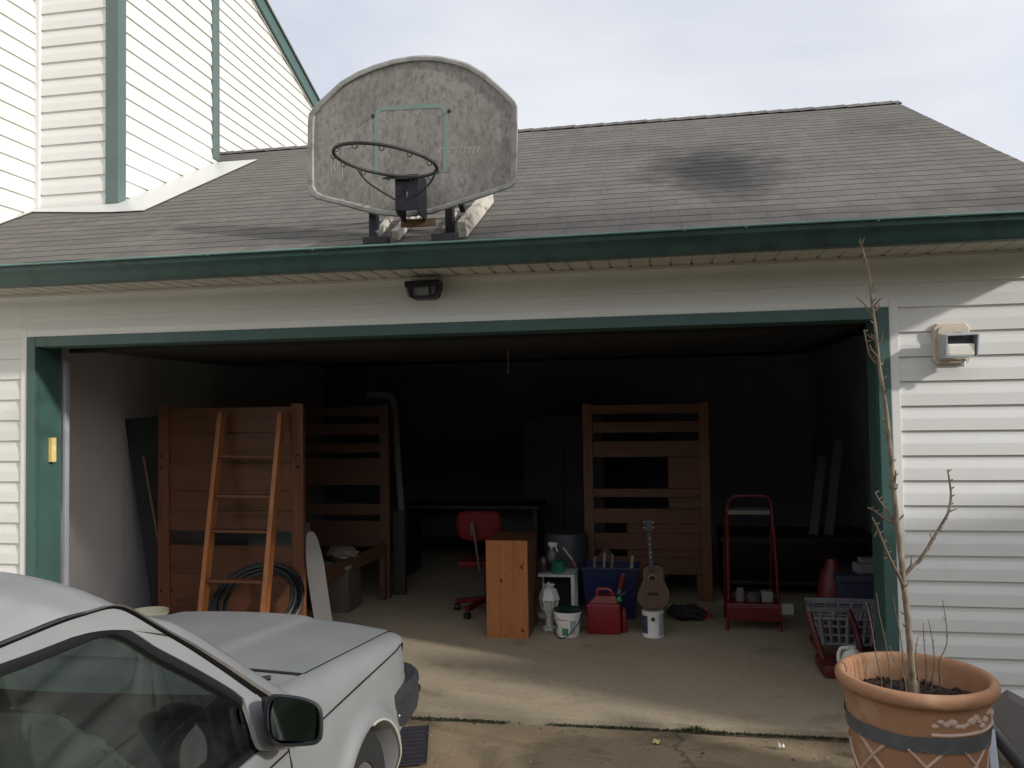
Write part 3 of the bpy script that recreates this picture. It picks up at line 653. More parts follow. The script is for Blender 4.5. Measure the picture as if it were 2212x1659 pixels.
# ------------------------------------------------------------------ wall lamp on its block
WL = thing('wall_lamp', 'silver box-headed outdoor lamp on a beige mounting block right of the doorway', 'wall lamp', (1.57, -.05, 2.0))
BEI = mat('beige_block', (204, 190, 174), .5, .05, 4)
def octo(cx, cz, w, h, c, y): return [Vector((cx+a*w/2, y, cz+b*h/2)) for a, b in ((-1+c, 1), (1-c, 1), (1, 1-c), (1, -1+c), (1-c, -1), (-1+c, -1), (-1, -1+c), (-1, 1-c))]
bx0, bx1, bz0, bz1 = 1.472, 1.652, 1.885, 2.10; bcx, bcz = (bx0+bx1)/2, (bz0+bz1)/2
mb = MB(); rows = [octo(bcx, bcz, .18, .215, .18, -.001), octo(bcx, bcz, .18, .215, .18, -.030), octo(bcx, bcz, .168, .203, .18, -.036), octo(bcx, bcz, .142, .177, .16, -.036), octo(bcx, bcz, .136, .171, .16, -.046)]
mb.grid([r+[r[0]] for r in rows]); mb.add(rows[-1], [tuple(range(8))]); mb.build('mounting_block', BEI, WL)
mb = MB(); c = aty(2078, 745, -.06); mb.lathe([(.062, 0), (.060, .012), (.045, .022), (.022, .026), (.022, .06), (0, .06)], (c.x-.01, -.046, c.z+.01), 28, rotm(R(90))); mb.build('canopy', GREYMET, WL, smooth=True)
hx0, hx1 = aty(2040, 745, -.15).x, aty(2111, 745, -.15).x; hz1, hz0 = aty(2075, 722, -.15).z, aty(2075, 771, -.15).z
mb = MB(); LAMPG = mat('lamp_aluminium', (190, 196, 204), .35, .08, 10, metal=.35)
mb.add([(hx0-.012, -.075, hz1+.012), (hx1-.02, -.075, hz1+.014), (hx1, -.185, hz1-.004), (hx0+.004, -.185, hz1-.008)], [(0, 1, 2, 3)])
mb.prism([(hx0+.002, -.075, hz1+.010), (hx0+.002, -.183, hz1-.010), (hx0+.002, -.165, hz0), (hx0+.002, -.075, hz0)], (.004, 0, 0)); mb.prism([(hx1-.008, -.075, hz1+.010), (hx1-.006, -.183, hz1-.008), (hx1-.008, -.165, hz0), (hx1-.008, -.075, hz0)], (.004, 0, 0))
mb.add([(hx0, -.076, hz1+.01), (hx1-.01, -.076, hz1+.01), (hx1-.01, -.076, hz0), (hx0, -.076, hz0)], [(0, 1, 2, 3)]); mb.add([(hx0, -.076, hz0), (hx1-.01, -.076, hz0), (hx1-.01, -.166, hz0), (hx0, -.166, hz0)], [(0, 1, 2, 3)])
mb.build('hood', LAMPG, WL, solid=.004)
mb = MB(); mb.box2((hx0+.008, -.166, hz0+.003), (hx1-.014, -.08, (hz0+hz1)/2+.010), .012); mb.build('glass', mat('frosted_glass', (226, 222, 208), .35, .05, 9), WL)
mb = MB(); mb.box2((hx0+.006, -.120, (hz0+hz1)/2+.012), (hx1-.012, -.08, hz1-.006)); mb.build('lamp_socket', mat('dark_reflector', (92, 92, 94), .4, .2, 9), WL)
mb = MB(); mb.lathe([(.012, -.03), (.014, -.005), (.010, .01), (0, .012)], (bcx+.03, -.10, hz0-.018), 14); mb.build('sensor', WHITEP, WL, smooth=True)

# ------------------------------------------------------------------ terracotta planter
PX, PY, PR, PZ = .992, -1.2, .296, .612
POT = thing('flower_pot', 'large round terracotta planter with lattice pattern and torn grey tape band', 'flower pot', (PX, PY, -.04))
TERRA = mat('terracotta', (158, 116, 86), .85, .14, 4, bump=.25, bscale=70, dirt=((172, 142, 112), .52))
prof = [(.0, -.038), (.190, -.038), (.196, -.02), (.232, .22), (.252, .37), (.262, .46), (.266, .54), (.270, .553), (.288, .557), (.297, .570), (.300, .585), (.297, .600), (.287, .610), (.272, .611), (.262, .602), (.258, .58), (.252, .49), (.0, .485)]
mb = MB(); mb.lathe([(r*.985, z) for r, z in prof], (PX, PY, 0), 72); mb.build('bowl', TERRA, POT, smooth=True, angle=50)
def potr(z):
    for (r0, z0), (r1, z1) in zip(prof[1:], prof[2:]):
        if z0 <= z <= z1 and z1 > z0: return .985*(r0+(r1-r0)*(z-z0)/(z1-z0))
    return .2
PALE = mat('pale_terracotta', (190, 164, 148), .9, .12, 8)
mb = MB(); nd = 8
for k in range(nd):
    for sgn in (-1, 1):
        pts = []
        for i in range(14):
            z = .40-.42*i/13; a = 2*math.pi*(k+(.5 if sgn > 0 else .12)+sgn*i/13*2.04)/nd; r = potr(z)+.001; pts.append((PX+r*math.cos(a), PY+r*math.sin(a), z))
        mb.tube(pts, .0062, 5)
mb.build('lattice', PALE, POT, smooth=True)
mb = MB()   # moulded swag of fruit on the right of the collar
rnd = random.Random(4)
for k in range(26):
    a = R(-92+k*4.4); z = .50+.014*math.sin(k*1.1)+rnd.uniform(-.012, .012); r = potr(z); s = rnd.uniform(.010, .019)
    mb.lathe([(0, -s*.9), (s*.7, -s*.55), (s, 0), (s*.7, s*.55), (0, s*.9)], (PX+r*math.cos(a), PY+r*math.sin(a), z), 9, rotm(0, 0, a), sq=(.5, 1.25))
for a0, zz in ((R(-95), .462),): mb.tube([(PX+(potr(zz)+.001)*math.cos(a0+R(4)*i), PY+(potr(zz)+.001)*math.sin(a0+R(4)*i), zz) for i in range(30)], .007, 6)
mb.build('moulded_swag', PALE, POT, smooth=True)
TAPE = mat('grey_tape', (92, 96, 100), .45, .25, 8, metal=.2, bump=.35, bscale=26, dirt=((140, 142, 142), .62))
mb = MB(); rows = [[], [], []]
for k in range(97):
    a = 2*math.pi*k/96; e = .006*noise.noise(Vector((math.cos(a)*4, math.sin(a)*4, 0))); e2 = .010*noise.noise(Vector((math.cos(a)*6, math.sin(a)*6, 5)))
    for r, z in zip(rows, (.452+e, .425, .392+e2)): rr = potr(z)+.006+.003*noise.noise(Vector((math.cos(a)*9, math.sin(a)*9, z*40))); r.append(Vector((PX+rr*math.cos(a), PY+rr*math.sin(a), z)))
mb.grid(rows); mb.build('tape_band', TAPE, POT, smooth=True, normals=False)
mb = MB(); rnd = random.Random(2); rows = []
for i in range(12):
    r = .25*i/11; rows.append([Vector((PX+r*math.cos(2*math.pi*j/40), PY+r*math.sin(2*math.pi*j/40), .502+.02*noise.noise(Vector((r*math.cos(2*math.pi*j/40)*14, r*math.sin(2*math.pi*j/40)*14, 1))))) for j in range(41)])
mb.grid(rows)
for k in range(260):
    a, r, s = rnd.uniform(0, 6.28), .24*math.sqrt(rnd.random()), rnd.uniform(.003, .010)
    mb.box((PX+r*math.cos(a), PY+r*math.sin(a), .508+s*.4), (s*2, s*1.2, s), rotm(rnd.uniform(0, 3), rnd.uniform(0, 3), a))
mb.build('soil', mat('potting_soil', (52, 40, 32), .95, .5, 40, bump=.6, bscale=120, dirt=((94, 72, 50), .6)), POT)
# the bare sapling
t = NT('bark'); v = t.coord((1, 1, .35)); n1 = t.noise(v, 38, 5, .65); n2 = t.noise(t.coord(), 7, 4)
c = t.ramp(n1, [(.3, lin((74, 62, 50))), (.6, lin((132, 118, 100))), (.8, lin((160, 148, 130)))]); c = t.mix(t.math('MULTIPLY', t.ramp(n2, [(.55, (0, 0, 0)), (.7, (1, 1, 1))]), .4), c, lin((118, 112, 78)))
t.col(c); t.b.inputs['Roughness'].default_value = .85; t.bump(n1, .6, .004); BARK = t.m
TW = mat('twig_bark', (104, 86, 72), .85, .25, 30, bump=.4, bscale=150)
SAP = thing('bare_sapling', 'tall leafless sapling with knobbly side shoots growing in the terracotta planter', 'sapling', (PX-.01, PY, .5))
def limb(pts, r0, r1, y0=PY, dy=0, seed=0, k=5, kn=.18):
    P = [aty(x, y, y0+dy*i/(len(pts)-1)) for i, (x, y) in enumerate(pts)]; P = smoothpath(P, k); N = len(P)
    return P, [(r0+(r1-r0)*i/(N-1))*(1+kn*noise.noise(Vector((i*.9, seed, 0)))) for i in range(N)]
trunk = [(1972, 1478), (1969, 1440), (1966, 1400), (1962, 1350), (1957, 1300), (1951, 1250), (1946, 1200), (1940, 1150), (1935, 1100), (1930, 1050), (1926, 1000), (1921, 950), (1916, 900), (1909, 850), (1901, 800), (1895, 750), (1890, 700), (1884, 660), (1881, 625), (1877, 590), (1868, 555), (1860, 530), (1857, 516)]
P, rr = limb(trunk, .0135, .0033, seed=1); P[0] -= Vector((0, 0, .03)); rr[0] *= 1.5; rr[1] *= 1.3
mb = MB(); mb.tube(P, rr, 10)
for k in range(8, len(P)-3, 3):      # buds and leaf scars
    a = k*2.4; d = Vector((math.cos(a), math.sin(a)*.6, .5)).normalized(); b = P[k]+d*rr[k]*.8; mb.tube([b, b+d*.010, b+d*.018+Vector((0, 0, .006))], [.0035, .0032, .001], 5)
mb.build('trunk', BARK, SAP, smooth=True, angle=70)
brs = [([(1953, 1246), (1966, 1228), (1985, 1212), (2000, 1190), (2018, 1160), (2036, 1130), (2048, 1108), (2053, 1085), (2054, 1062), (2051, 1040), (2047, 1014)], .0085, .003, .05),
       ([(1957, 1290), (1945, 1250), (1930, 1222), (1917, 1195), (1905, 1165), (1895, 1140), (1884, 1118)], .0075, .003, -.06),
       ([(1940, 1140), (1927, 1128), (1912, 1122), (1900, 1112), (1889, 1104), (1874, 1096)], .0055, .0025, .03), ([(1936, 1128), (1922, 1112), (1908, 1092), (1898, 1078), (1890, 1062)], .005, .0022, .06),
       ([(1964, 1236), (1968, 1218), (1969, 1200)], .004, .002, 0), ([(2053, 1104), (2064, 1100), (2067, 1098)], .003, .0015, 0), ([(1938, 1128), (1945, 1120), (1952, 1112)], .005, .003, 0),
       ([(1930, 1056), (1936, 1048), (1940, 1046)], .005, .0025, 0), ([(1929, 1060), (1921, 1050), (1912, 1040)], .004, .002, 0), ([(1931, 1052), (1934, 1035), (1935, 1016)], .005, .0025, -.02), ([(1929, 1050), (1926, 1030), (1928, 1015)], .004, .002, .02),
       ([(1906, 790), (1890, 782), (1878, 765), (1872, 740), (1866, 712)], .006, .002, .03), ([(1900, 775), (1886, 760), (1878, 745)], .004, .002, -.02), ([(1904, 775), (1909, 765), (1910, 755)], .003, .0015, 0),
       ([(1889, 690), (1876, 670), (1866, 656), (1850, 642)], .0045, .0018, .03), ([(1887, 665), (1895, 652), (1903, 645)], .004, .002, -.02), ([(1889, 672), (1897, 665), (1899, 655)], .004, .002, .02), ([(1882, 628), (1887, 615), (1888, 610)], .003, .0015, 0), ([(1893, 738), (1880, 728), (1870, 722)], .003, .0015, 0), ([(1864, 545), (1862, 530), (1866, 518)], .003, .0015, .01), ([(1896, 745), (1905, 735), (1906, 720)], .003, .0015, .0),
       ([(1898, 1145), (1893, 1150), (1888, 1160)], .003, .002, 0), ([(1922, 1205), (1912, 1206), (1907, 1208)], .004, .002, 0), ([(2028, 1142), (2034, 1148), (2036, 1150)], .003, .002, 0), ([(2014, 1166), (2010, 1155), (2011, 1152)], .003, .0015, 0)]
for i, (pts, r0, r1, dy) in enumerate(brs):
    P, rr = limb(pts, r0, r1, PY, dy, i+3, 4, .25); mb = MB(); mb.tube(P, rr, 7)
    if len(pts) > 4:
        for k in range(3, len(P)-1, 3):
            a = k*2.1; d = Vector((math.cos(a), .3*math.sin(a), .6)).normalized(); b = P[k]; mb.tube([b, b+d*.010, b+d*.018], [.003, .0035, .001], 5)
    mb.build('branch', TW if i else BARK, SAP, smooth=True, angle=70)
# dry stalks of last year's weeds in the planter: each is a plant
stalks = [([(1905, 1468), (1895, 1430), (1888, 1390), (1880, 1340), (1870, 1300)], 'thin dry stalk at the left rim of the planter leaning left'), ([(1925, 1470), (1918, 1420), (1910, 1375), (1900, 1330), (1893, 1280)], 'tall dry stalk left of the sapling trunk in the planter'),
          ([(1945, 1476), (1950, 1420), (1944, 1370), (1936, 1330), (1930, 1290)], 'dry stalk crossing close behind the lower sapling trunk'), ([(2000, 1476), (2000, 1430), (1996, 1390), (1994, 1345)], 'short straight dry stalk just right of the sapling trunk'),
          ([(2012, 1474), (2018, 1430), (2015, 1390), (2009, 1355), (2005, 1340)], 'dry stalk with a bent tip, third from the right rim'), ([(2030, 1472), (2028, 1430), (2040, 1405), (2046, 1380), (2043, 1340), (2036, 1295)], 'tallest dry stalk at the right of the planter with a crooked stem'),
          ([(1985, 1478), (1980, 1440), (1978, 1400), (1984, 1375)], 'shortest dry stalk touching the right of the sapling trunk'), ([(1958, 1480), (1948, 1452), (1930, 1425), (1922, 1395)], 'forked low dry stalk in front of the sapling trunk')]
for i, (pts, lab) in enumerate(stalks):
    P, rr = limb(pts, .0028, .0014, PY+[.10, .06, .10, .12, .08, .1, -.05, -.1][i], 0, i+20, 4, .3); P[0].z = .49; mb = MB(); mb.tube(P, rr, 5)
    for k in range(4, len(P)-1, 4):
        d = Vector((math.cos(k*3.), .2, .8)).normalized(); mb.tube([P[k], P[k]+d*.02], [.0018, .0008], 4)
    o = mb.build('dry_stalk', TW, loc=(P[0].x, P[0].y, .5), smooth=True); tag(o, lab, 'dry plant', 'dry stalks in the terracotta planter')

# ------------------------------------------------------------------ odds and ends outside, right corner
mb = MB()
pz = -.09; f = [aty(2128, 1560, -.45), aty(2188, 1516, -.42), aty(2275, 1560, -.40), aty(2275, 1640, -.5), aty(2172, 1650, -.5)]
mb.prism([Vector((p.x, -.32-.18*(1-(p.z+.1)/.5), p.z)) for p in f], Vector((.02, .07, .02)))
o = mb.build('concrete_paver', mat('grey_paver', (98, 94, 90), .9, .12, 5, bump=.3, bscale=50), loc=(1.6, -.4, 0)); tag(o, 'grey broken paving slab leaning on the wall behind the planter', 'paving slab')
mb = MB(); P = smoothpath([aty(2130, 1560, -.62), aty(2170, 1610, -.68), aty(2215, 1665, -.78), aty(2260, 1720, -.9)], 6); mb.tube([Vector((p.x, p.y, max(p.z, -.03))) for p in P], .032, 12)
o = mb.build('drain_pipe', mat('black_corrugated_pipe', (26, 25, 26), .5, .2, 20), loc=P[0], smooth=True); tag(o, 'black plastic drain pipe lying beside the planter', 'drain pipe')
mb = MB(); mb.bar(aty(2140, 1575, -.86), aty(2152, 1690, -.98), .03, .012)
o = mb.build('metal_strip', GREYMET, loc=aty(2145, 1640, -.9)); tag(o, 'pale metal strip leaning against the right of the planter', 'metal strip')
# litter
def scrap(name, px, py, s, m, lab, z=-.034, seed=0):
    p = atz(px, py, z); r = random.Random(seed); mb = MB(); rows = []
    for i in range(5): rows.append([p+Vector(((j-2)*s/4+r.uniform(-1, 1)*s*.1, (i-2)*s/4+r.uniform(-1, 1)*s*.1, .004+abs(r.gauss(0, 1))*s*.28)) for j in range(5)])
    mb.grid(rows); o = mb.build(name, m, loc=p, solid=.001, normals=False); return tag(o, lab, name.replace('_', ' '))
scrap('yellow_scrap', 1418, 1606, .034, mat('yellow_scrap', (206, 192, 128), .8, .15, 30), 'small pale yellow scrap lying on the drive below the slab joint', seed=1)
scrap('paper_scrap', 1688, 1616, .032, mat('paper_white', (214, 212, 206), .8, .05, 30), 'crumpled white paper scrap lying on the drive left of the planter', seed=2)
# dark ribbed mat on the drive by the bumper
MT = thing('rubber_mat', 'black ribbed rubber mat on the drive beside the car bumper', 'mat', (-1.15, -.75, -.03))
c0, c1, c2, c3 = atz(927, 1570, -.025), atz(922, 1650, -.025), atz(800, 1662, -.025), atz(845, 1576, -.025)
mb = MB(); mb.prism([c0, c1, c2, c3], (0, 0, .010)); mb.build('base', mat('mat_rubber', (40, 38, 44), .6, .2, 12, bump=.3, bscale=80), MT)
mb = MB()
for i in range(9):
    f = (i+.5)/9; a, b = c0.lerp(c1, f), c3.lerp(c2, f); mb.bar(a.lerp(b, .06)+Vector((0, 0, .0125)), a.lerp(b, .94)+Vector((0, 0, .0125)), .012, .006)
mb.build('rib', mat('mat_rib', (46, 44, 50), .55, .2, 12), MT)
# ------------------------------------------------------------------ the silver car, nose to the doorway
XS, XC = -1.045, -1.835
CAR = thing('parked_car', 'small silver car parked nose first toward the open garage, cut by the left edge', 'car', (XC, -3.2, -.03))
t = NT('silver_paint'); v = t.coord(); n1 = t.noise(v, 2.2, 4); n2 = t.noise(v, 420, 2); n3 = t.noise(v, 9, 6, .65)
c = t.ramp(n1, [(.3, lin((140, 142, 143))), (.7, lin((151, 153, 153)))])
c = t.mix(t.math('MULTIPLY', t.ramp(n3, [(.55, (0, 0, 0)), (.75, (1, 1, 1))]), .25), c, lin((156, 153, 147)))
t.col(c); t.b.inputs['Metallic'].default_value = .3; t.b.inputs['Coat Weight'].default_value = .5; t.b.inputs['Coat Roughness'].default_value = .16
rr_ = t.n('ShaderNodeMapRange'); rr_.inputs['To Min'].default_value = .36; rr_.inputs['To Max'].default_value = .52; t.l(n3, rr_.inputs[0]); t.l(rr_.outputs[0], t.b.inputs['Roughness'])
SILV = t.m
CBLK = mat('car_black_trim', (22, 22, 24), .45, .2, 10)
CGRY = mat('weathered_trim', (96, 92, 86), .55, .25, 14)
BUMP = mat('bumper_plastic', (44, 47, 50), .55, .12, 6, bump=.12, bscale=160, dirt=((70, 70, 70), .6))
CABIN = mat('cabin_vinyl', (34, 36, 38), .7, .2, 5)
def mxp(p): return Vector((2*XC-p.x, p.y, p.z))
YW, ZW, RA = -1.885, .235, .325
def smooth01(a): a = max(0, min(1, a)); return a*a*(3-2*a)
def arch_bottom(y):
    if abs(y-YW) < RA: return ZW+math.sqrt(RA*RA-(y-YW)**2)
    return .40 if y > YW else .20
def sideX(y, z):
    x = XS
    if z > .66: x += -.010*smooth01((z-.66)/.05)+.004
    else: x += .004+.012*math.sin(max(0, (z-.2)/.46)*math.pi)-.05*smooth01((.36-z)/.2)
    d = math.hypot(y-YW, max(0, z-ZW)); x += .026*math.exp(-((d-RA-.012)/.040)**2)
    if y > -1.52: x -= .018*((y+1.52)/.15)**2
    return x
def yfront(t): return -1.372-.02*t          # t = 0 low, 1 at the crease
ys = [-5.0+.15*i for i in range(14)]; ys = [y for y in ys if y < -2.95]+[-2.9+.03*i for i in range(50)]; ys = sorted(set(round(y, 4) for y in ys if y < -1.375))+[-1.372]
mb = MB(); ZC = .717
def side_rows(ysel):
    rows = []
    for i in range(15):
        f = i/14; row = []
        for y in ysel:
            zb = arch_bottom(y); z = zb+(ZC-zb)*f; row.append(Vector((sideX(y, z), y, z)))
        rows.append(row)
    return rows
YD = -2.475                                  # front edge of the door
fy = [y for y in ys if y > YD]+[]; fy = [YD+.003]+fy
ry = [y for y in ys if y < YD-.004]+[YD-.003]
WING = [MB(), MB()]
def sym_grid(mb, rows): WING[0].grid(rows); WING[1].grid([[mxp(p) for p in r] for r in rows], flip=True)
sym_grid(mb, side_rows(fy))
# inner lip of the wheel arch
lip = []
for k in range(33):
    a = math.pi*k/32; y = YW+RA*math.cos(a); z = ZW+RA*math.sin(a); lip.append((y, z))
sym_grid(mb, [[Vector((sideX(y, z)+.0, y, z)) for y, z in lip], [Vector((sideX(y, z)-.012, YW+(y-YW)*.985, ZW+(z-ZW)*.985)) for y, z in lip], [Vector((XS-.16, YW+(y-YW)*.985, ZW+(z-ZW)*.985)) for y, z in lip]])
# fender top, crease to bonnet edge
def hoodedge(y):
    f = (y+1.33)/(-2.151+1.33); return Vector((-1.1326-.0175*f, y, .744+.075*f))
def fend(y, t, yc): 
    h = hoodedge(y); x = (XS-.006)+(h.x-XS+.006)*t**1.5; z = ZC+(h.z-ZC)*(1-(1-t)**1.9); return Vector((x, y, z))
frows = []
for i in range(9):
    tt = i/8; row = []
    for j in range(46):
        f = j/45; y1 = -1.375+.045*tt; y = -2.47+(y1+2.47)*f; p = fend(y, tt, 0)
        if f > .93: p.z -= .006*((f-.93)/.07)**2; p.x -= .006*((f-.93)/.07)**2*(1-tt)
        row.append(p)
    frows.append(row)
sym_grid(mb, frows)
# front face under bonnet and fender
nose = [r[-1] for r in frows]
sym_grid(mb, [nose, [Vector((p.x-.004, p.y+.012, p.z-.03)) for p in nose], [Vector((p.x-.01, p.y+.012, .52)) for p in nose]])
for w_ in WING: w_.build('front_wing', SILV, CAR, smooth=True, angle=38)
# bonnet
mb = MB(); rows = []
def hoodpt(s, f):
    """s -1..1 across (1 = right edge), f 0 front .. 1 back"""
    yf = -1.325+.07*(1-s*s); yb = -2.149-.05*(1-s*s); y = yf+(yb-yf)*f; e = hoodedge(-1.33+(-2.151+1.33)*f)
    x = XC+(e.x+.004-XC)*s; z = e.z+.034*(1-abs(s)**2.2)+.011*(1-smooth01((abs(s)-.40)/.10))
    return Vector((x, y, z))
S_ = [-1+2*i/60 for i in range(61)]
lipf = [[hoodpt(s, .0)+Vector((0, .022, -.045)) for s in S_], [hoodpt(s, 0)+Vector((0, .018, -.018)) for s in S_], [hoodpt(s, 0)+Vector((0, .008, -.005)) for s in S_]]
rows = lipf+[[hoodpt(s, .012+.988*(i/24)) for s in S_] for i in range(25)]
rows.append([hoodpt(s, 1)+Vector((0, -.002, -.02)) for s in S_])
mb.grid(rows); mb.build('bonnet', SILV, CAR, smooth=True, angle=50)
mb = MB()   # shadow gaps
edge = [hoodedge(-1.33+(-2.151+1.33)*i/20)+Vector((.003, 0, -.001)) for i in range(21)]
mb.tube(edge, .0035, 5); mb.tube([mxp(p) for p in edge], .0035, 5); mb.tube([hoodpt(s, 1)+Vector((0, -.006, -.002)) for s in S_], .0042, 5)
mb.tube([Vector((sideX(y, .708)+.0005, y, .706)) for y in fy[1:]], .0038, 5)
mb.tube([Vector((sideX(YD, z)+.0, YD, z)) for z in [.22+.025*i for i in range(21)]], .0035, 5)
mb.build('panel_gap', CBLK, CAR)
# cowl and washer jet
mb = MB(); rows = []
for i in range(7):
    f = i/6; rows.append([Vector((XC+(-1.148-XC)*s, -2.155-.05*(1-s*s)-f*(.20+.10*(1-s*s)), .812+.034*(1-abs(s)**2.2)+.006*f)) for s in S_])
mb.grid(rows); mb.build('cowl', SILV, CAR, smooth=True)
j = atz(575, 1470, .835); mb = MB(); mb.box((j.x, j.y, .842), (.030, .018, .014), rotm(0, 0, .5), .005); mb.build('washer_jet', CBLK, CAR)
# nose parts
mb = MB(); mb.box2((XC-.40, -1.315, .57), (XC+.40, -1.270, .715))
for k in range(6): mb.box2((XC-.39, -1.269, .585+.021*k), (XC+.39, -1.258, .595+.021*k))
mb.build('grille', CBLK, CAR)
for sx in (-1, 1):
    mb = MB(); mb.box((XC+sx*.53, -1.30, .645), (.22, .07, .13), None, .012); mb.build('headlight', mat('headlight_glass', (200, 204, 206), .1, .05, 30), CAR)
    mb = MB(); x = XC+sx*(XC*-1+XS+.0-.012) ; mb.box((XC+sx*(abs(XS-XC)-.074), -1.352, .640), (.062, .060, .135), rotm(0, 0, sx*-.35), .010)
    mb.build('indicator_lamp', mat('amber_lens', (150, 82, 40), .25, .12, 30), CAR)
half = [(XS+.008, -1.566), (XS+.022, -1.47), (XS+.026, -1.38), (XS+.018, -1.29), (XS-.012, -1.215), (XS-.08, -1.155), (XS-.28, -1.11), (XS-.55, -1.085)]
half = [Vector((p.x, p.y, 0)) for p in smoothpath([(x, y, 0) for x, y in half]+[(XC, -1.08, 0)], 4)]
path = half+[mxp(p) for p in half[-2::-1]]
prof = [(-.045, .560), (-.004, .562), (.008, .552), (.012, .53), (.008, .522), (.010, .455), (.004, .42), (-.018, .385), (-.06, .372)]
mb = MB(); rows = []
for off, z in prof:
    r = []
    for i, p in enumerate(path):
        d = (path[min(i+1, len(path)-1)]-path[max(i-1, 0)]).normalized(); nrm2 = Vector((-d.y, d.x, 0)); nrm2 = -nrm2 if nrm2.dot(p-Vector((XC, -2.2, 0))) < 0 else nrm2
        r.append(Vector((p.x, p.y, z))+nrm2*off)
    rows.append(r)
mb.grid(rows); mb.add([r[0] for r in rows], [tuple(range(len(rows)))]); bmp = mb.build('bumper', BUMP, CAR, smooth=True, angle=32)
mb = MB(); q = aty(904, 1484, -1.20); mb.box((q.x, q.y, q.z-.004), (.016, .03, .022), rotm(.3, .2, .3), .005); mb.build('rubber_block', CBLK, bmp)
mb = MB(); mb.tube([Vector((sideX(y, z)+.003, y, z)) for y, z in lip[:17]], .0045, 6); mb.build('arch_lip', mat('lip_paint', (176, 174, 162), .5, .1, 12), CAR)
q = Vector((sideX(YW+RA, .5)+.012, YW+RA*.985+.004, .475)); mb = MB(); mb.lathe([(.007, 0), (.007, .004), (.004, .007), (0, .008)], q, 10, rotm(0, R(90), 0)); mb.build('screw', CHROME, bmp)
mb = MB(); mb.box2((2*XC-XS+.17, -4.9, .12), (XS-.17, -1.40, .30)); mb.box2((2*XC-XS+.10, -1.52, .30), (XS-.17, -1.36, .55)); mb.box2((XS-.30, YW-.34, .2), (XS-.165, YW+.34, .66)); mb.build('underbody', mat('underbody_black', (16, 16, 16), .9, .2, 10), CAR)
TYRE = mat('tyre_rubber', (30, 30, 30), .85, .2, 14, bump=.2, bscale=60)
def wheel(x, y, sgn):
    rot = rotm(0, R(90*sgn), 0); c = Vector((x, y, .25))
    pr = [(.165, -.08), (.20, -.085), (.26, -.08), (.278, -.06), (.28, 0), (.278, .06), (.26, .078), (.205, .082), (.168, .074), (.165, .06)]
    m = MB(); m.lathe(pr, c, 48, rot, cap=False); w = m.build('wheel', TYRE, CAR, smooth=True, angle=35)
    m = MB(); m.lathe([(.0, .045), (.05, .05), (.06, .035), (.12, .03), (.145, .055), (.164, .07), (.168, .06), (.166, -.06)], c, 40, rot, cap=False); m.build('rim', mat('steel_wheel', (128, 130, 132), .5, .1, 9, metal=.5), w, smooth=True, angle=35)
for x, sgn in ((XS-.085, 1), (2*XC-XS+.085, -1)):
    for y in (YW, -4.15): wheel(x, y, sgn)
# greenhouse: everything traced on the leaning plane of the side window
SN = Vector((1, 0, .333)).normalized(); SP = Vector((XS, 0, .769))
def s2(px, py, off=0): return atpl(px, py, SP+SN*off, SN)
def resamp(P, n):
    L = [0]
    for a, b in zip(P, P[1:]): L.append(L[-1]+(b-a).length)
    out = []; k = 0
    for i in range(n):
        s = L[-1]*i/(n-1)
        while k < len(L)-2 and L[k+1] < s: k += 1
        f = (s-L[k])/max(1e-9, L[k+1]-L[k]); out.append(P[k].lerp(P[k+1], f))
    return out
def path2(pts, back=None, off=0, n=90):
    P = [s2(x, y, off) for x, y in pts]; P = smoothpath(P, 6)
    a = P[0]; P = [Vector((a.x-.012*0, a.y-d, a.z-.018*d*d)) for d in (1.25, .9, .6, .3)]+P
    return P
lipU = [(0, 1386), (60, 1362), (136, 1332), (190, 1318), (213, 1312), (232, 1306), (248, 1305), (262, 1307), (286, 1315.6), (322, 1337), (363, 1361.6), (412, 1386), (484, 1429.5), (536, 1463), (590, 1497), (648, 1531)]
lipL = [(0, 1401), (60, 1376), (136, 1345.5), (190, 1328), (213, 1321), (232, 1316), (248, 1315), (266, 1319), (290, 1331), (325, 1352), (345, 1364), (412, 1404), (484, 1452), (536, 1489), (590, 1525), (640, 1556)]
frmI = [(0, 1434), (60, 1413), (126, 1388), (190, 1363), (213, 1354), (230, 1348.5), (246, 1347), (262, 1350.6), (290, 1366), (318, 1384), (339, 1398), (412, 1436.6), (484, 1478), (510, 1495), (524, 1507)]
U = resamp(path2(lipU, off=.010), 120); Lw = resamp(path2(lipL, off=.004), 120)
mb = MB(); 
def strip(rows): mb.grid(rows); mb.grid([[mxp(p) for p in r] for r in rows], flip=True)
mid = [a.lerp(b, .5)+SN*.007 for a, b in zip(U, Lw)]
def both(name, rows, m, ang=60):
    for f in (lambda p: p, mxp): MB().grid([[f(p) for p in r] for r in rows]).build(name, m, CAR, smooth=True, angle=ang)
both('drip_rail', [[p-SN*.012 for p in U], [p for p in mid], [p-SN*.010 for p in Lw]], CBLK)
seg = range(74, 119)
both('pillar_moulding', [[U[i].lerp(Lw[i], .25)+SN*.0075 for i in seg], [U[i].lerp(Lw[i], .42)+SN*.010 for i in seg], [U[i].lerp(Lw[i], .62)+SN*.0075 for i in seg]], CGRY)
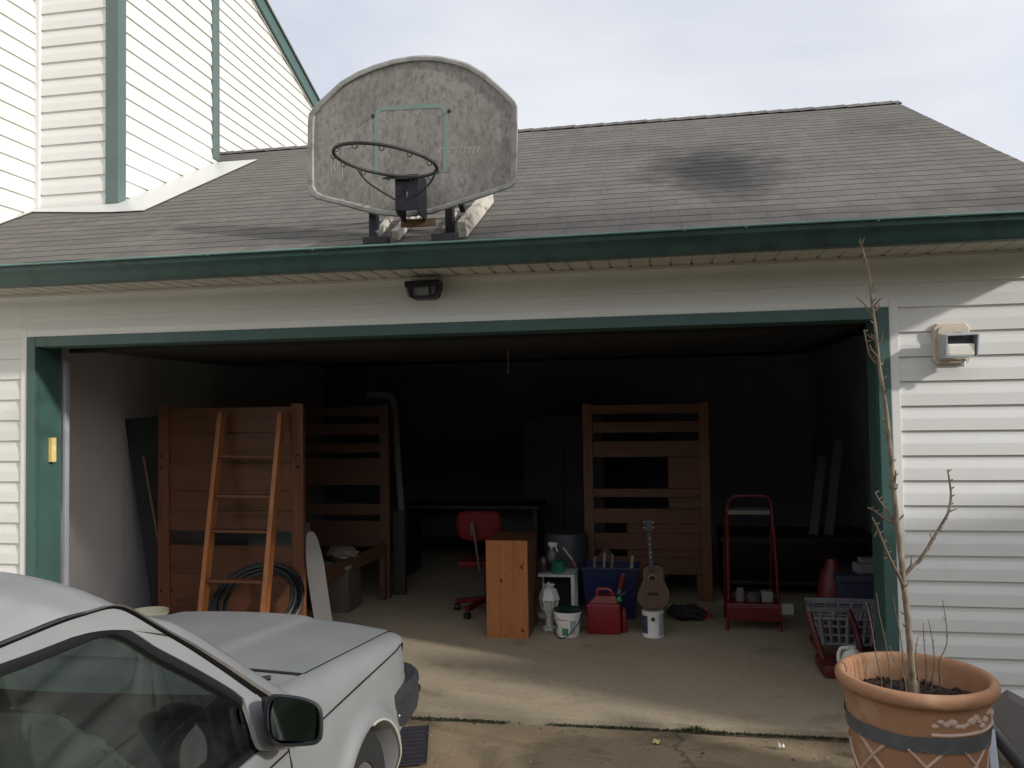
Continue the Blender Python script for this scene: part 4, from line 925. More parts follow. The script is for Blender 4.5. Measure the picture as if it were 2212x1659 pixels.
# door: frame, front upright, skin below the window
DOOR = {}
F0 = resamp(path2(lipL, off=.008), 110); F1 = resamp(path2(frmI, off=.006), 110); F2 = [p-SN*.012 for p in F1]
for sgn in (1, -1):
    m = MB(); f = (lambda p: p) if sgn > 0 else mxp
    o0 = [s2(540, 1492, .006)]
    FR = [p for p in F0]; e = (F1[-1]-F0[-1])
    m.grid([[f(p-SN*.008) for p in F0], [f(p) for p in F0], [f(p) for p in F1], [f(p) for p in F2]])
    up = [(526, 1506), (536, 1535), (547, 1567), (556, 1598), (568, 1617), (589, 1620), (640, 1612)]; upo = [(556, 1500), (572, 1535), (580, 1562), (590, 1585), (600, 1596), (615, 1600), (640, 1600)]
    a = smoothpath([s2(x, y, .006) for x, y in up], 4); b = smoothpath([s2(x, y, .006) for x, y in upo], 4)
    m.grid([[f(p-SN*.014) for p in a], [f(p) for p in a], [f(p.lerp(q, .5)+SN*.004) for p, q in zip(a, b)], [f(p) for p in b]])
    yy = [y for y in ry if y > -4.35]
    rr2 = []
    for i in range(15):
        fr = i/14; rr2.append([f(Vector((sideX(y, .2+(ZC-.2)*fr), y, .2+(ZC-.2)*fr))) for y in yy])
    rr2 += [[f(Vector((XS-.004, y, ZC+.02))) for y in yy], [f(Vector((XS-.008, y, .752))) for y in yy], [f(Vector((XS-.014, y, .764))) for y in yy], [f(Vector((XS-.03, y, .766))) for y in yy]]
    m.grid(rr2)
    d = m.build('door', SILV, CAR, smooth=True, angle=38); DOOR[sgn] = d
    m = MB(); dn_ = Vector((.316, 0, -.949)); m.grid([[f(p-SN*.004) for p in F1], [f(p+dn_*.012-SN*.003) for p in F1], [f(p+dn_*.022-SN*.008) for p in F1], [f(p+dn_*.024-SN*.03) for p in F1]])
    m.grid([[f(Vector((XS-.020, y, .760))) for y in yy], [f(Vector((XS-.022, y, .778))) for y in yy], [f(Vector((XS-.04, y, .780))) for y in yy]])
    m.build('window_seal', CBLK, d, smooth=True)
    m = MB(); m.tube([f(Vector((sideX(y, .708)+.0005, y, .706))) for y in yy], .0038, 5); m.build('crease_line', CBLK, d)
    m = MB(); m.box(f(Vector((XS+.004, -3.55, .66))), (.03, .16, .03), None, .008); m.build('handle', CBLK, d)
    # window glass
    t = bpy.data.materials.get('car_glass')
    if not t:
        g = NT('car_glass'); tr = g.n('ShaderNodeBsdfTransparent'); tr.inputs[0].default_value = (.31, .38, .355, 1); gl = g.n('ShaderNodeBsdfGlossy'); gl.inputs['Roughness'].default_value = .03; gl.inputs['Color'].default_value = (.9, .95, .93, 1)
        geo = g.n('ShaderNodeNewGeometry'); dp = g.n('ShaderNodeVectorMath', operation='DOT_PRODUCT'); g.l(geo.outputs['Incoming'], dp.inputs[0]); g.l(geo.outputs['Normal'], dp.inputs[1]); fac = g.math('ADD', .05, g.math('MULTIPLY', .9, g.math('POWER', g.math('SUBTRACT', 1.0, g.math('ABSOLUTE', dp.outputs['Value'])), 5.0))); dn = g.noise(g.coord(), 5, 5, .65); df = g.n('ShaderNodeBsdfDiffuse'); df.inputs[0].default_value = (.42, .42, .38, 1)
        mA = g.n('ShaderNodeMixShader'); mB = g.n('ShaderNodeMixShader'); g.l(fac, mA.inputs[0]); g.l(tr.outputs[0], mA.inputs[1]); g.l(gl.outputs[0], mA.inputs[2])
        g.l(g.ramp(dn, [(.45, (.01, .01, .01)), (.8, (.055, .055, .055))]), mB.inputs[0]); g.l(mA.outputs[0], mB.inputs[1]); g.l(df.outputs[0], mB.inputs[2]); g.l(mB.outputs[0], g.out.inputs[0]); t = g.m
    GL = t
    top = [p-SN*.016 for p in F1]; m = MB(); rows = [[f(p) for p in top]]
    for k in range(1, 5): rows.append([f(Vector((XS-.024-.333*(max(.765, p.z*(1-k/4)+.765*k/4)-.769)*.95-.004, p.y, max(.765, p.z*(1-k/4)+.765*k/4)))) for p in top])
    m.grid(rows); m.add([f(top[-1]), f(s2(556, 1598, -.016)), f(s2(575, 1622, -.016)), f(Vector((XS-.03, top[-1].y, .765)))], [(0, 1, 2, 3)])
    m.build('window', GL, d, smooth=True, angle=80, normals=False)
# mirror-mount sail and mirror on the passenger door
SAILP = [(528, 1500), (560, 1500), (648, 1535), (648, 1610), (580, 1618), (556, 1590)]
ym = -2.68
def mp_(px, py, dy=0): return aty(px, py, ym+dy)
mo = [(577, 1508), (586, 1501), (600, 1499), (640, 1503), (668, 1510), (688, 1521), (696, 1535), (698.5, 1560), (697, 1590), (690, 1603), (676, 1610), (640, 1613), (604, 1614), (590, 1606), (578, 1590), (571, 1560), (572, 1525)]
mo = [(p.x, p.y) for p in smoothpath([(x, y, 0) for x, y in mo]+[(mo[0][0], mo[0][1], 0)], 4)]
mc = (636, 1556)
def msc(k, dy): return [mp_(mc[0]+(x-mc[0])*k, mc[1]+(y-mc[1])*k, dy) for x, y in mo]
mb = MB(); rows = [msc(.84, .014), msc(.85, .0), msc(.90, -.004), msc(.97, -.001), msc(1.0, .014), msc(.99, .05), msc(.90, .085), msc(.70, .105), msc(.3, .112)]
mb.grid(rows); mb.add(rows[-1][:-1], [tuple(range(len(rows[-1])-1))]); MIR = mb.build('door_mirror', mat('mirror_plastic', (36, 38, 42), .42, .15, 12, bump=.1, bscale=200), CAR, smooth=True, angle=50)
t = NT('mirror_glass'); t.b.inputs['Metallic'].default_value = 1; t.b.inputs['Base Color'].default_value = (.30, .32, .31, 1); t.b.inputs['Roughness'].default_value = .04
mg = [(590, 1511), (612, 1509), (645, 1515), (670, 1525), (678, 1540), (681, 1570), (678, 1600), (650, 1597), (610, 1592), (596, 1580), (588, 1555), (588, 1530)]
mb = MB(); P = smoothpath([mp_(x, y, .010) for x, y in mg]+[mp_(*mg[0], .010)], 4)[:-1]; cc_ = sum(P, Vector())/len(P)
P = [p+Vector((0, (p.x-cc_.x)*.16+(p.z-cc_.z)*.30, 0)) for p in P]; mb.add(P, [tuple(range(len(P)))]); mb.build('glass', t.m, MIR)
mb = MB(); a, b = s2(590, 1530, .0), s2(590, 1600, .0); mb.prism([s2(560, 1508, .002), s2(642, 1532, .002), s2(645, 1608, .002), s2(590, 1612, .002), s2(572, 1590, .002)], SN*.018)
mb.bar(s2(600, 1560, .012), mp_(600, 1560, .06), .05, .05, bev=.01); mb.build('mount', BLACKP, MIR)
# roof, pillars, windscreen, rear
mb = MB(); ib = min(range(120), key=lambda i: (U[i]-s2(262, 1307, .01)).length); rows = []
CROWN = .082
for i in range(0, ib+1):
    p = U[i]-SN*.008; q = mxp(p); r = []
    for k in range(25):
        s = -1+2*k/24; w = 1-abs(s)**2.4; fwd = .10*w*smooth01((i-ib*.7)/(ib*.3)); drop = .022*smooth01((i-ib*.74)/(ib*.26))*w
        r.append(Vector((XC-(p.x-XC)*s if False else XC+(p.x-XC)*(-s), p.y+fwd, p.z+CROWN*w-drop)))
    rows.append(r)
mb.grid(rows); mb.build('roof', SILV, CAR, smooth=True, angle=60)
pil = [U[i]-SN*.008 for i in range(ib, 120)]
mb = MB()
tp = [min(1, i/9) for i in range(len(pil))]; inn = [Vector((p.x-.034+.012*k, p.y-.03+.082*k, p.z+.003+.009*k)) for p, k in zip(pil, tp)]; inn2 = [Vector((p.x-.055, p.y-.03+.090*k, p.z-.008+.006*k)) for p, k in zip(pil, tp)]
both('windscreen_pillar', [pil, [a.lerp(b, .5)+Vector((0, .006, .008))*k for a, b, k in zip(pil, inn, tp)], inn, inn2], SILV, 50)
mb = MB(); rows = []
for i in [-1]+list(range(0, len(inn), 3)):
    a = inn[i] if i >= 0 else inn[0]+Vector((0, -.09, .006)); r = []
    for k in range(21):
        s = -1+2*k/20; w = 1-abs(s)**2.2; r.append(Vector((XC+(a.x-XC)*(-s), a.y+.085*w-.012, a.z+.012*w-.022)))
    rows.append(r)
mb.grid(rows); mb.build('windscreen', GL, CAR, smooth=True, angle=80, normals=False)
mb = MB(); yr = U[0].y
rows = [[Vector((XC+(U[0].x-XC)*s, yr, U[0].z+CROWN*(1-abs(s)**2.4))) for s in S_[::3]], [Vector((XC+(XS-.05-XC)*s, yr-.35, .80)) for s in S_[::3]], [Vector((XC+(XS-.05-XC)*s, yr-.45, .72)) for s in S_[::3]], [Vector((XC+(XS-.06-XC)*s, yr-.45, .25)) for s in S_[::3]]]
mb.grid(rows); mb.build('tailgate', SILV, CAR, smooth=True, angle=40)
ty = [y for y in ry if y <= -4.3]+[yr-.40]
ty = sorted(set(ty)); both('rear_quarter', [[Vector((sideX(y, z), y, z)) for y in ty] for z in (.2, .35, .5, .66, ZC)]+[[Vector((XS-.03, y, .77)) for y in ty], [Vector((U[0].x, y, U[0].z-.02)) for y in ty]], SILV, 40)
# cabin
mb = MB(); mb.box2((2*XC-XS+.06, -4.7, .28), (XS-.06, -2.45, .32)); mb.box2((2*XC-XS+.05, -2.72, .32), (XS-.07, -2.44, .77), .03)
mb.box2((2*XC-XS+.03, -4.6, .32), (2*XC-XS+.07, -2.6, .755), .01); mb.box2((XS-.085, -4.6, .32), (XS-.045, -2.6, .74), .01)
for sx in (-1, 1): mb.box((XC+sx*(abs(XS-XC)-.09), -3.86, 1.0), (.04, .09, .52), rotm(0, sx*-.30, 0), .01)
mb.box2((XC-.30, -2.73, .55), (XC+.30, -2.70, .80), .02); mb.build('dashboard', CABIN, CAR)
RIB = mat('ribbed_seat_cloth', (120, 120, 112), .9, .2, 10, bump=.3, bscale=120)
def seat(xc, side):
    p1 = atx(170, 1540, -1.22); p2 = atx(312, 1662, -1.22); d = (p2-p1); d.x = 0; dl = d.normalized(); nn = Vector((0, -dl.z, dl.y)); nn = -nn if nn.y < 0 else nn
    m = MB(); b0 = Vector((xc, p1.y, p1.z)); L = .62
    m.box(b0+dl*(L/2+.02)-nn*.065, (.44, .11, L), Matrix((Vector((1, 0, 0)), nn, -dl)).transposed(), .045)
    for k in range(11):
        q = b0+dl*(.05+.05*k)-nn*.010; w = .20 if k > 1 else .17
        m.tube(smoothpath([q+Vector((-w, 0, 0))-nn*.02, q+Vector((-w*.85, 0, 0)), q, q+Vector((w*.85, 0, 0)), q+Vector((w, 0, 0))-nn*.02], 3), .021, 7)
    e = b0+dl*(L+.02); m.box(Vector((xc, e.y+.18, .40)), (.46, .46, .14), rotm(R(4)), .05)
    m.build('seat', RIB, CAR, smooth=True, angle=50)
seat(-1.44, 1); seat(-2.23, -1)
mb = MB(); mb.tube([Vector((-2.23+.17*math.cos(a), -2.86+.06*math.sin(a), .80+.15*math.sin(a))) for a in [2*math.pi*k/28 for k in range(28)]], .013, 7, closed=True); mb.bar((-2.40, -2.86, .80), (-2.06, -2.86, .80), .03, .012); mb.bar((-2.23, -2.85, .80), (-2.23, -2.70, .74), .04, .04); mb.build('steering_wheel', CABIN, CAR, smooth=True)
mb = MB(); mb.box((XC, -2.95, 1.13), (.2, .02, .05), None, .008); mb.build('rear_view_mirror', CABIN, CAR)
# ------------------------------------------------------------------ inside the garage
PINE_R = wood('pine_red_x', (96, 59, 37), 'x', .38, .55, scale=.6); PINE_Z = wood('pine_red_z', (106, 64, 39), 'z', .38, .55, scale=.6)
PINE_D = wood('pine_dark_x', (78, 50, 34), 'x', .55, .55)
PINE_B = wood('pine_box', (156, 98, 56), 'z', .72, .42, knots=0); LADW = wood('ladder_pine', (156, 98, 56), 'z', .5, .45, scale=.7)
KNOT = mat('knot_wood', (66, 34, 20), .5, .25, 60)
HOLE = mat('peg_hole', (18, 14, 12), .8)
def rectbox(x0, y0, x1, y1, Y, th=.03, bev=.002):
    a, b = aty(x0, y0, Y), aty(x1, y1, Y); m = MB(); return m.box2((min(a.x, b.x), Y, min(a.z, b.z)), (max(a.x, b.x), Y+th, max(a.z, b.z)), bev)
def zbox(x0, x1, z0, z1, Y, th, m=None, bev=.002): m = m or MB(); return m.box2((x0, Y, z0), (x1, Y+th, z1), bev)
# left bunk end, standing behind the car
Y1 = 1.35; a, b = aty(343, 877, Y1), aty(655, 875, Y1); L1, R1, T1 = a.x, b.x, a.z
B1 = thing('bunk_bed_end', 'tall solid reddish pine bunk bed end with a slot, behind the wooden ladder', 'bed end', ((L1+R1)/2, Y1, 0))
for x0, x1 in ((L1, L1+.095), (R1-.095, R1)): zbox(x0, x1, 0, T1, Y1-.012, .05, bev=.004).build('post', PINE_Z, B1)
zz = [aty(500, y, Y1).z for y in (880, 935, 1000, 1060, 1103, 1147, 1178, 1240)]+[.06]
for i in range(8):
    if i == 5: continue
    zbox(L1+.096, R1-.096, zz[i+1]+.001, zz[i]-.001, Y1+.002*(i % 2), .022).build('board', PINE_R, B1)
mb = MB()
for x, z in ((L1+.03, zz[1]-.18), (L1+.03, zz[1]-.27), (R1-.045, zz[1]-.18), (R1-.045, zz[1]-.27), (R1-.045, .26), (L1+.03, .28), (L1+.12, .28)): mb.lathe([(.011, 0), (.011, .002), (0, .002)], (x, Y1-.0125, z), 12, rotm(R(90)))
mb.build('peg_hole', HOLE, B1)
# ladder leaning on it
LD = thing('wooden_ladder', 'narrow orange pine ladder leaning on the left bunk bed end', 'ladder', (-3.1, .9, 0))
la, lb = aty(480, 893, 1.27), aty(609, 893, 1.27); ba, bb = aty(436, 1330, .96), aty(571, 1330, .96)
def ext(t, b): d = (b-t); return b+d*(b.z/-d.z)
ea, eb = ext(la, ba), ext(lb, bb)
for t0, b0 in ((la, ea), (lb, eb)): MB().bar(b0, t0, .036, .085, up=(0, 1, .2), bev=.004).build('rail', LADW, LD)
for zq in (.44, .80, 1.06, 1.36, ):
    f = (zq-0)/la.z; p, q = ea.lerp(la, f), eb.lerp(lb, f); MB().bar(p+Vector((.018, .005, 0)), q-Vector((.018, -.005, 0)), .08, .020, up=(0, 0, 1), bev=.003).build('rung', PINE_R, LD)
# dark boards left of the bed
a0 = [aty(x, y, 1.62) for x, y in ((270, 906), (346, 899), (356, 1345), (330, 1345))]
mb = MB(); a0[2].z = .0; a0[3].z = 0; mb.prism(a0, (0, .035, 0)); o = mb.build('dark_board', mat('dark_board', (56, 60, 58), .8, .2, 3), loc=(-3.9, 1.62, 0)); tag(o, 'dark grey-green board leaning in the corner left of the bunk bed end', 'board')
mb = MB(); p, q = aty(310, 985, 1.56), aty(336, 1130, 1.55); d = q-p; q = p+d*(p.z/-d.z); mb.bar(q, p, .014, .02); o = mb.build('thin_batten', mat('pale_batten', (120, 112, 102), .7, .1, 5), loc=(-3.7, 1.5, 0)); tag(o, 'thin pale batten standing against the dark board', 'batten')
# coil of black pipe
cc = aty(560, 1372, 1.16); rnd = random.Random(8)
HC = MB(); HOSE = mat('black_pipe', (34, 35, 37), .38, .15, 10)
for k in range(9):
    rr2 = .355-.022*(k % 5)-.006*rnd.random(); dy = .045*(k//2)*.5-.05; ox, oz = rnd.uniform(-.02, .02), rnd.uniform(-.015, .015)
    HC.tube([Vector((cc.x+ox+rr2*math.cos(a), cc.y-.02+dy+.62*rr2*math.sin(a)+.006*math.sin(3*a+k), max(.014, .27+oz+rr2*math.sin(a)*.70))) for a in [2*math.pi*i/60 for i in range(60)]], .0105, 7, closed=True)
o = HC.build('pipe_coil', HOSE, loc=(cc.x, cc.y, 0), smooth=True); tag(o, 'coil of black plastic pipe standing at the foot of the ladder', 'pipe coil')
# cream bucket behind the windscreen pillar
p = aty(358, 1322, .92); BK = thing('cream_bucket', 'cream plastic bucket on the floor left of the ladder, mostly behind the car', 'bucket', (p.x-.15, .92, 0))
mb = MB(); mb.lathe([(0, .0), (.112, 0), (.14, p.z-.025), (.15, p.z-.02), (.15, p.z+.004), (.144, p.z+.004), (.142, p.z-.02), (.11, .012), (0, .012)], (p.x-.15, .92, 0), 40); mb.build('body', mat('cream_bucket_plastic', (222, 218, 190), .45, .06, 6), BK, smooth=True)
mb = MB(); mb.tube(smoothpath([(p.x-.15-.152, .92, p.z-.03), (p.x-.15-.14, .85, p.z-.10), (p.x-.15, .77, p.z-.17), (p.x-.15+.14, .85, p.z-.10), (p.x-.15+.152, .92, p.z-.03)], 6), .003, 6); mb.build('handle', GREYMET, BK)
# pale grey rounded board
pts = [(661, 1162), (664, 1152), (670, 1148), (679, 1151), (686, 1163), (693, 1188), (700, 1218), (706, 1262), (713, 1310), (720, 1352), (727, 1402)]
Pf = [aty(x, y, 1.12) for x, y in smoothpath2] if False else [aty(x, y, 1.12) for x, y in pts]
Pf += [aty(x, y, 1.12) for x, y in ((690, 1402), (681, 1352), (671, 1290), (664, 1240), (661, 1200))]
for p in Pf: p.z = max(p.z, 0)
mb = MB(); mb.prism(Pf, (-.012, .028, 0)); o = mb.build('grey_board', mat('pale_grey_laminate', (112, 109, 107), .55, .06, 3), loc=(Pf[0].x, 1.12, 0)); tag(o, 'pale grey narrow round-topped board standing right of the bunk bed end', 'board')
# second bed end further back, dark
Y2 = 2.45; a, b = aty(600, 880, Y2), aty(840, 880, Y2); B2 = thing('bunk_bed_end', 'dark slatted bunk bed end deep in the shade behind the grey board', 'bed end', (b.x-.5, Y2, 0))
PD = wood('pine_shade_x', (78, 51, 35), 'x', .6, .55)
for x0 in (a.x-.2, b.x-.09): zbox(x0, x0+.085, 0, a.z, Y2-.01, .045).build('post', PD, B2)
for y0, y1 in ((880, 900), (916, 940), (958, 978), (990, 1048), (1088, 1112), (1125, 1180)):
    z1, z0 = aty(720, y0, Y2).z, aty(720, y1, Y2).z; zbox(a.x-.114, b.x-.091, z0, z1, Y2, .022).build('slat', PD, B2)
mb = MB(); p, q = aty(690, 1246, 1.62), aty(832, 1186, 2.43); mb.bar(p, q, .03, .11, up=(0, 0, 1)); mb.bar(p+Vector((.0, 0, -.45)), p, .05, .05); mb.bar(Vector((q.x-.02, q.y-.01, 0)), q+Vector((-.02, -.01, 0)), .05, .05)
o = mb.build('bed_side_rail', PD, loc=(p.x, p.y, 0)); tag(o, 'dark bed side rail running back from the grey board into the shade', 'bed rail')
# carton with a crumpled bag
p, q = aty(704, 1219, 1.9), aty(752, 1226, 1.9); CT = thing('storage_carton', 'low carton with a pale lid edge holding scraps, behind the grey board', 'carton', (p.x+.1, 1.95, 0))
mb = MB(); mb.box2((p.x-.12, 1.9, 0), (q.x, 2.2, q.z-.02), .004); mb.build('body', mat('brown_carton', (86, 74, 64), .85, .15, 3), CT)
mb = MB(); mb.box2((p.x-.125, 1.895, q.z-.018), (q.x+.004, 2.205, q.z+.01), .004); mb.build('lid', mat('pale_lid', (128, 120, 104), .7, .08, 6), CT)
def crumple(name, c, s, m, lab, cat, seed=0, n=10):
    b = bmesh.new(); bmesh.ops.create_icosphere(b, subdivisions=3, radius=1)
    for v in b.verts:
        k = 1+.35*noise.noise(v.co*2.3+Vector((seed, 0, 0)))+.22*noise.noise(v.co*5+Vector((0, seed, 0))); v.co = Vector((v.co.x*s[0], v.co.y*s[1], v.co.z*s[2]))*k
    m2 = MB(); b.verts.index_update(); zmin = min(v.co.z for v in b.verts); m2.add([v.co+Vector(c)-Vector((0, 0, zmin)) for v in b.verts], [tuple(v.index for v in f.verts) for f in b.faces]); b.free()
    o = m2.build(name, m, loc=c); return tag(o, lab, cat)
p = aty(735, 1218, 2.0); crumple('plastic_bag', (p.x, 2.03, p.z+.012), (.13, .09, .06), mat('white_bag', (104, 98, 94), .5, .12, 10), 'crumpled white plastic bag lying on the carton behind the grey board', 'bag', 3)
# bent grey track on a brown plank
P = [aty(x, y, 2.62) for x, y in ((792, 853), (828, 853), (843, 856), (851, 865), (854, 890), (858, 960), (863, 1030), (868, 1102))]
mb = MB(); rows = []
for i, p in enumerate(P):
    d = (P[min(i+1, len(P)-1)]-P[max(i-1, 0)]).normalized(); s = Vector((d.z, 0, -d.x))*.026; rows.append([p-s, p-s+Vector((0, -.012, 0)), p+s+Vector((0, -.012, 0)), p+s, p+s+Vector((0, .02, 0))])
mb.grid(rows); o = mb.build('metal_track', mat('dull_track', (84, 82, 82), .6, .1, 6), loc=P[-1], solid=.004, normals=False); tag(o, 'grey bent metal track propped up on a brown plank in the shade', 'metal track')
p = aty(858, 1104, 2.58); mb = MB(); mb.box2((p.x-.05, 2.6, 0), (p.x+.06, 2.66, p.z), .004); o = mb.build('brown_plank', wood('plank_z', (52, 44, 36), 'z', .6, .7), loc=(p.x, 2.6, 0)); tag(o, 'short brown plank standing upright under the grey metal track', 'plank')
# dark desk at the back
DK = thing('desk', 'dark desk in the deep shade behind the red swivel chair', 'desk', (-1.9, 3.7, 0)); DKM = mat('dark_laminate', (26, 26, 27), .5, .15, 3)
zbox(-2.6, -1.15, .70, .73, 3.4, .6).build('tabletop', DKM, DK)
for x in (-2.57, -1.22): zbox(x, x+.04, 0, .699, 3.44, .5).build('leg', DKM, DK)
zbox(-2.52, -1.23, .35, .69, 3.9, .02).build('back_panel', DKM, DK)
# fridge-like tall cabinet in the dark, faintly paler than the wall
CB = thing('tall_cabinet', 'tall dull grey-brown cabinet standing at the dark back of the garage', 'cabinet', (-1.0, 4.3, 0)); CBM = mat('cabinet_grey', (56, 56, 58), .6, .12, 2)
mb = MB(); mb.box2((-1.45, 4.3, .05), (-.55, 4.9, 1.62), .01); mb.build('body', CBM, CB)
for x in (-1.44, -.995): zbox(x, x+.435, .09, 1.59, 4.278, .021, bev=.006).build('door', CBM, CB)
for x in (-1.04, -.96): MB().bar((x, 4.262, .8), (x, 4.262, .95), .012, .012).build('handle', DKM, CB)
# hanging door-release cord
p0, p1 = aty(1097, 765, 1.5), aty(1098, 800, 1.5); mb = MB(); mb.tube([Vector((p1.x, 1.5, 2.14)), Vector((p1.x, 1.5, p1.z))], .003, 6)
PCd = thing('pull_cord', 'thin door release cord with a ball hanging from the raised door', 'pull cord', (p1.x, 1.5, 2.14)); mb.build('cord', mat('cord_white', (140, 136, 128), .8), PCd)
mb = MB(); mb.lathe([(0, -.016), (.011, -.011), (.015, 0), (.011, .011), (0, .016)], (p1.x, 1.5, p1.z-.012), 12); mb.build('ball', mat('ball_grey', (96, 90, 80), .5), PCd, smooth=True)
# red swivel chair seen from behind
CH = thing('swivel_chair', 'red plastic swivel chair seen from behind, left of the pine cabinet', 'chair', (-1.5, 2.05, 0))
REDC = mat('red_chair_shell', (88, 8, 16), .65, .12, 6, spec=.25); c = aty(1034, 1136, 1.86); mb = MB(); rows = []
for j in range(9):
    v_ = -1+2*j/8; row = []
    for i in range(17):
        u_ = -1+2*i/16; w = .187*(1-.10*max(0, -v_))*(1-.12*abs(v_)**4); x = u_*w*(1-.0*v_); z = v_*.122*(1-.14*abs(u_)**4); row.append(Vector((c.x+x, c.y-.02+.035*u_*u_+.01*v_*v_, c.z+z)))
    rows.append(row)
mb.grid(rows); mb.build('backrest', REDC, CH, smooth=True, solid=.014, normals=False)
mb = MB(); mb.box((c.x-.04, c.y-.045, c.z-.02), (.035, .012, .10), None, .004); a, b = aty(1021, 1128, 1.80), aty(1036, 1232, 1.84); mb.bar(a, b, .017, .012, up=(0, 1, 0)); mb.build('back_post', mat('post_brass', (88, 84, 76), .4, .1, 8, metal=.7), CH)
sc = Vector((c.x+.02, 2.06, .43)); mb = MB(); mb.box(sc, (.40, .40, .05), None, .022); mb.build('seat', REDC, CH, smooth=True)
mb = MB(); mb.tube([sc, Vector((sc.x, sc.y, .1))], .024, 12); mb.build('column', BLACKP, CH)
mb = MB()
for k in range(5): a = 2*math.pi*k/5+.5; mb.bar(Vector((sc.x, sc.y, .115)), Vector((sc.x+.27*math.cos(a), sc.y+.27*math.sin(a), .08)), .05, .035, bev=.006)
mb.build('star_base', REDC, CH)
for k in range(5): a = 2*math.pi*k/5+.5; m = MB(); m.lathe([(0, -.02), (.027, -.02), (.03, 0), (.027, .02), (0, .02)], (sc.x+.27*math.cos(a), sc.y+.27*math.sin(a), .03), 14, rotm(0, R(90), a)); m.build('caster', BLACKP, CH, smooth=True)
# pine cabinet
PB0, PB1 = atz(1052, 1378, 0), atz(1142, 1378, 0); YB = 1.30; zt = aty(1095, 1168, YB).z; x0, x1 = aty(1052, 1378, YB).x, aty(1142, 1378, YB).x
BX = thing('pine_cabinet', 'bright knotty pine bedside cabinet end standing on the floor left of the white pail', 'cabinet', ((x0+x1)/2, YB, 0))
w3 = (x1-x0)/3
for k in range(3): zbox(x0+w3*k+.0006, x0+w3*(k+1)-.0006, .0, zt, YB+.0006*(k % 2), .02, bev=.0015).build('end_board', wood('pine_box%d' % k if False else 'pine_box', (156, 98, 56), 'z'), BX)
zbox(x0, x0+.018, .0, zt-.019, YB+.0215, .42).build('side_panel', PINE_Z, BX); zbox(x1-.018, x1, 0, zt-.019, YB+.0215, .42).build('side_panel', PINE_Z, BX); zbox(x0-.004, x1+.004, zt-.018, zt+.0, YB+.0215, .43).build('top', PINE_R, BX); zbox(x0+.019, x1-.019, 0, zt-.02, YB+.43, .012).build('back_panel', PINE_D, BX)
mb = MB()
for px, py, s in ((1082, 1254, 7), (1127, 1225, 8), (1130, 1218, 4), (1129, 1362, 7), (1092, 1373, 4), (1091, 1244, 3)):
    p = aty(px, py, YB-.001); r = s*.0034*.5; mb.lathe([(r, -.001), (r, .0004), (r*.5, .0012), (0, .0012)], (p.x, YB-.0006, p.z), 14, rotm(R(90)) @ rotm(0, 0, R(20)), sq=(.7, 1.5))
mb.build('knot', KNOT, BX)
# white pail with green lid
PL0 = aty(1224, 1382, 1.32); pc = Vector((PL0.x, 1.42, 0)); zt = aty(1224, 1318, 1.42).z
PL = thing('white_pail', 'white pail with dark green lid and black wire handle, right of the pine cabinet', 'pail', pc)
mb = MB(); mb.lathe([(0, .002), (.080, .002), (.084, .008), (.099, zt-.02), (.104, zt-.018), (.104, zt), (.098, zt), (0, zt)], pc, 40); mb.build('body', WHITEP, PL, smooth=True, angle=35)
mb = MB(); mb.lathe([(0, zt+.001), (.106, zt+.001), (.108, zt+.010), (.100, zt+.013), (.092, zt+.008), (0, zt+.009)], pc, 40); mb.build('lid', mat('lid_green', (22, 44, 38), .4, .12, 8), PL, smooth=True, angle=35)
def patch(cx, cy, r0, r1, z0, z1, a0, a1, n=10, off=.0012):
    m = MB(); rows = []
    for zz_, r in ((z0, r0), (z1, r1)): rows.append([Vector((cx+(r+off)*math.cos(a0+(a1-a0)*i/n), cy+(r+off)*math.sin(a0+(a1-a0)*i/n), zz_)) for i in range(n+1)])
    return m.grid(rows)
def pr_(z): return .084+(.099-.084)*(z-.008)/(zt-.028)
LG = mat('label_green', (52, 116, 84), .5, .15, 40, dirt=((150, 176, 150), .55)); LRD = mat('label_red', (176, 44, 52), .5, .1, 40); LGY = mat('label_grey', (150, 154, 156), .5, .15, 60, dirt=((196, 196, 192), .5))
patch(pc.x, pc.y, pr_(.022), pr_(.075), .022, .075, R(-112), R(-82)).build('green_label', LG, PL, normals=False); patch(pc.x, pc.y, pr_(.06), pr_(.10), .06, .10, R(-160), R(-140)).build('green_label', LG, PL, normals=False)
patch(pc.x, pc.y, pr_(.132), pr_(.138), .132, .138, R(-145), R(-85)).build('red_line', LRD, PL, normals=False); patch(pc.x, pc.y, pr_(.03), pr_(.13), .03, .13, R(-74), R(-46)).build('small_print', LGY, PL, normals=False)
mb = MB(); mb.tube(smoothpath([pc+Vector((.106, -.01, zt-.03)), pc+Vector((.085, -.085, zt-.075)), pc+Vector((.02, -.112, zt-.15)), pc+Vector((-.045, -.108, zt-.18)), pc+Vector((-.10, -.03, zt-.16))], 8), .004, 6); mb.build('handle', BLACKP, PL, smooth=True)
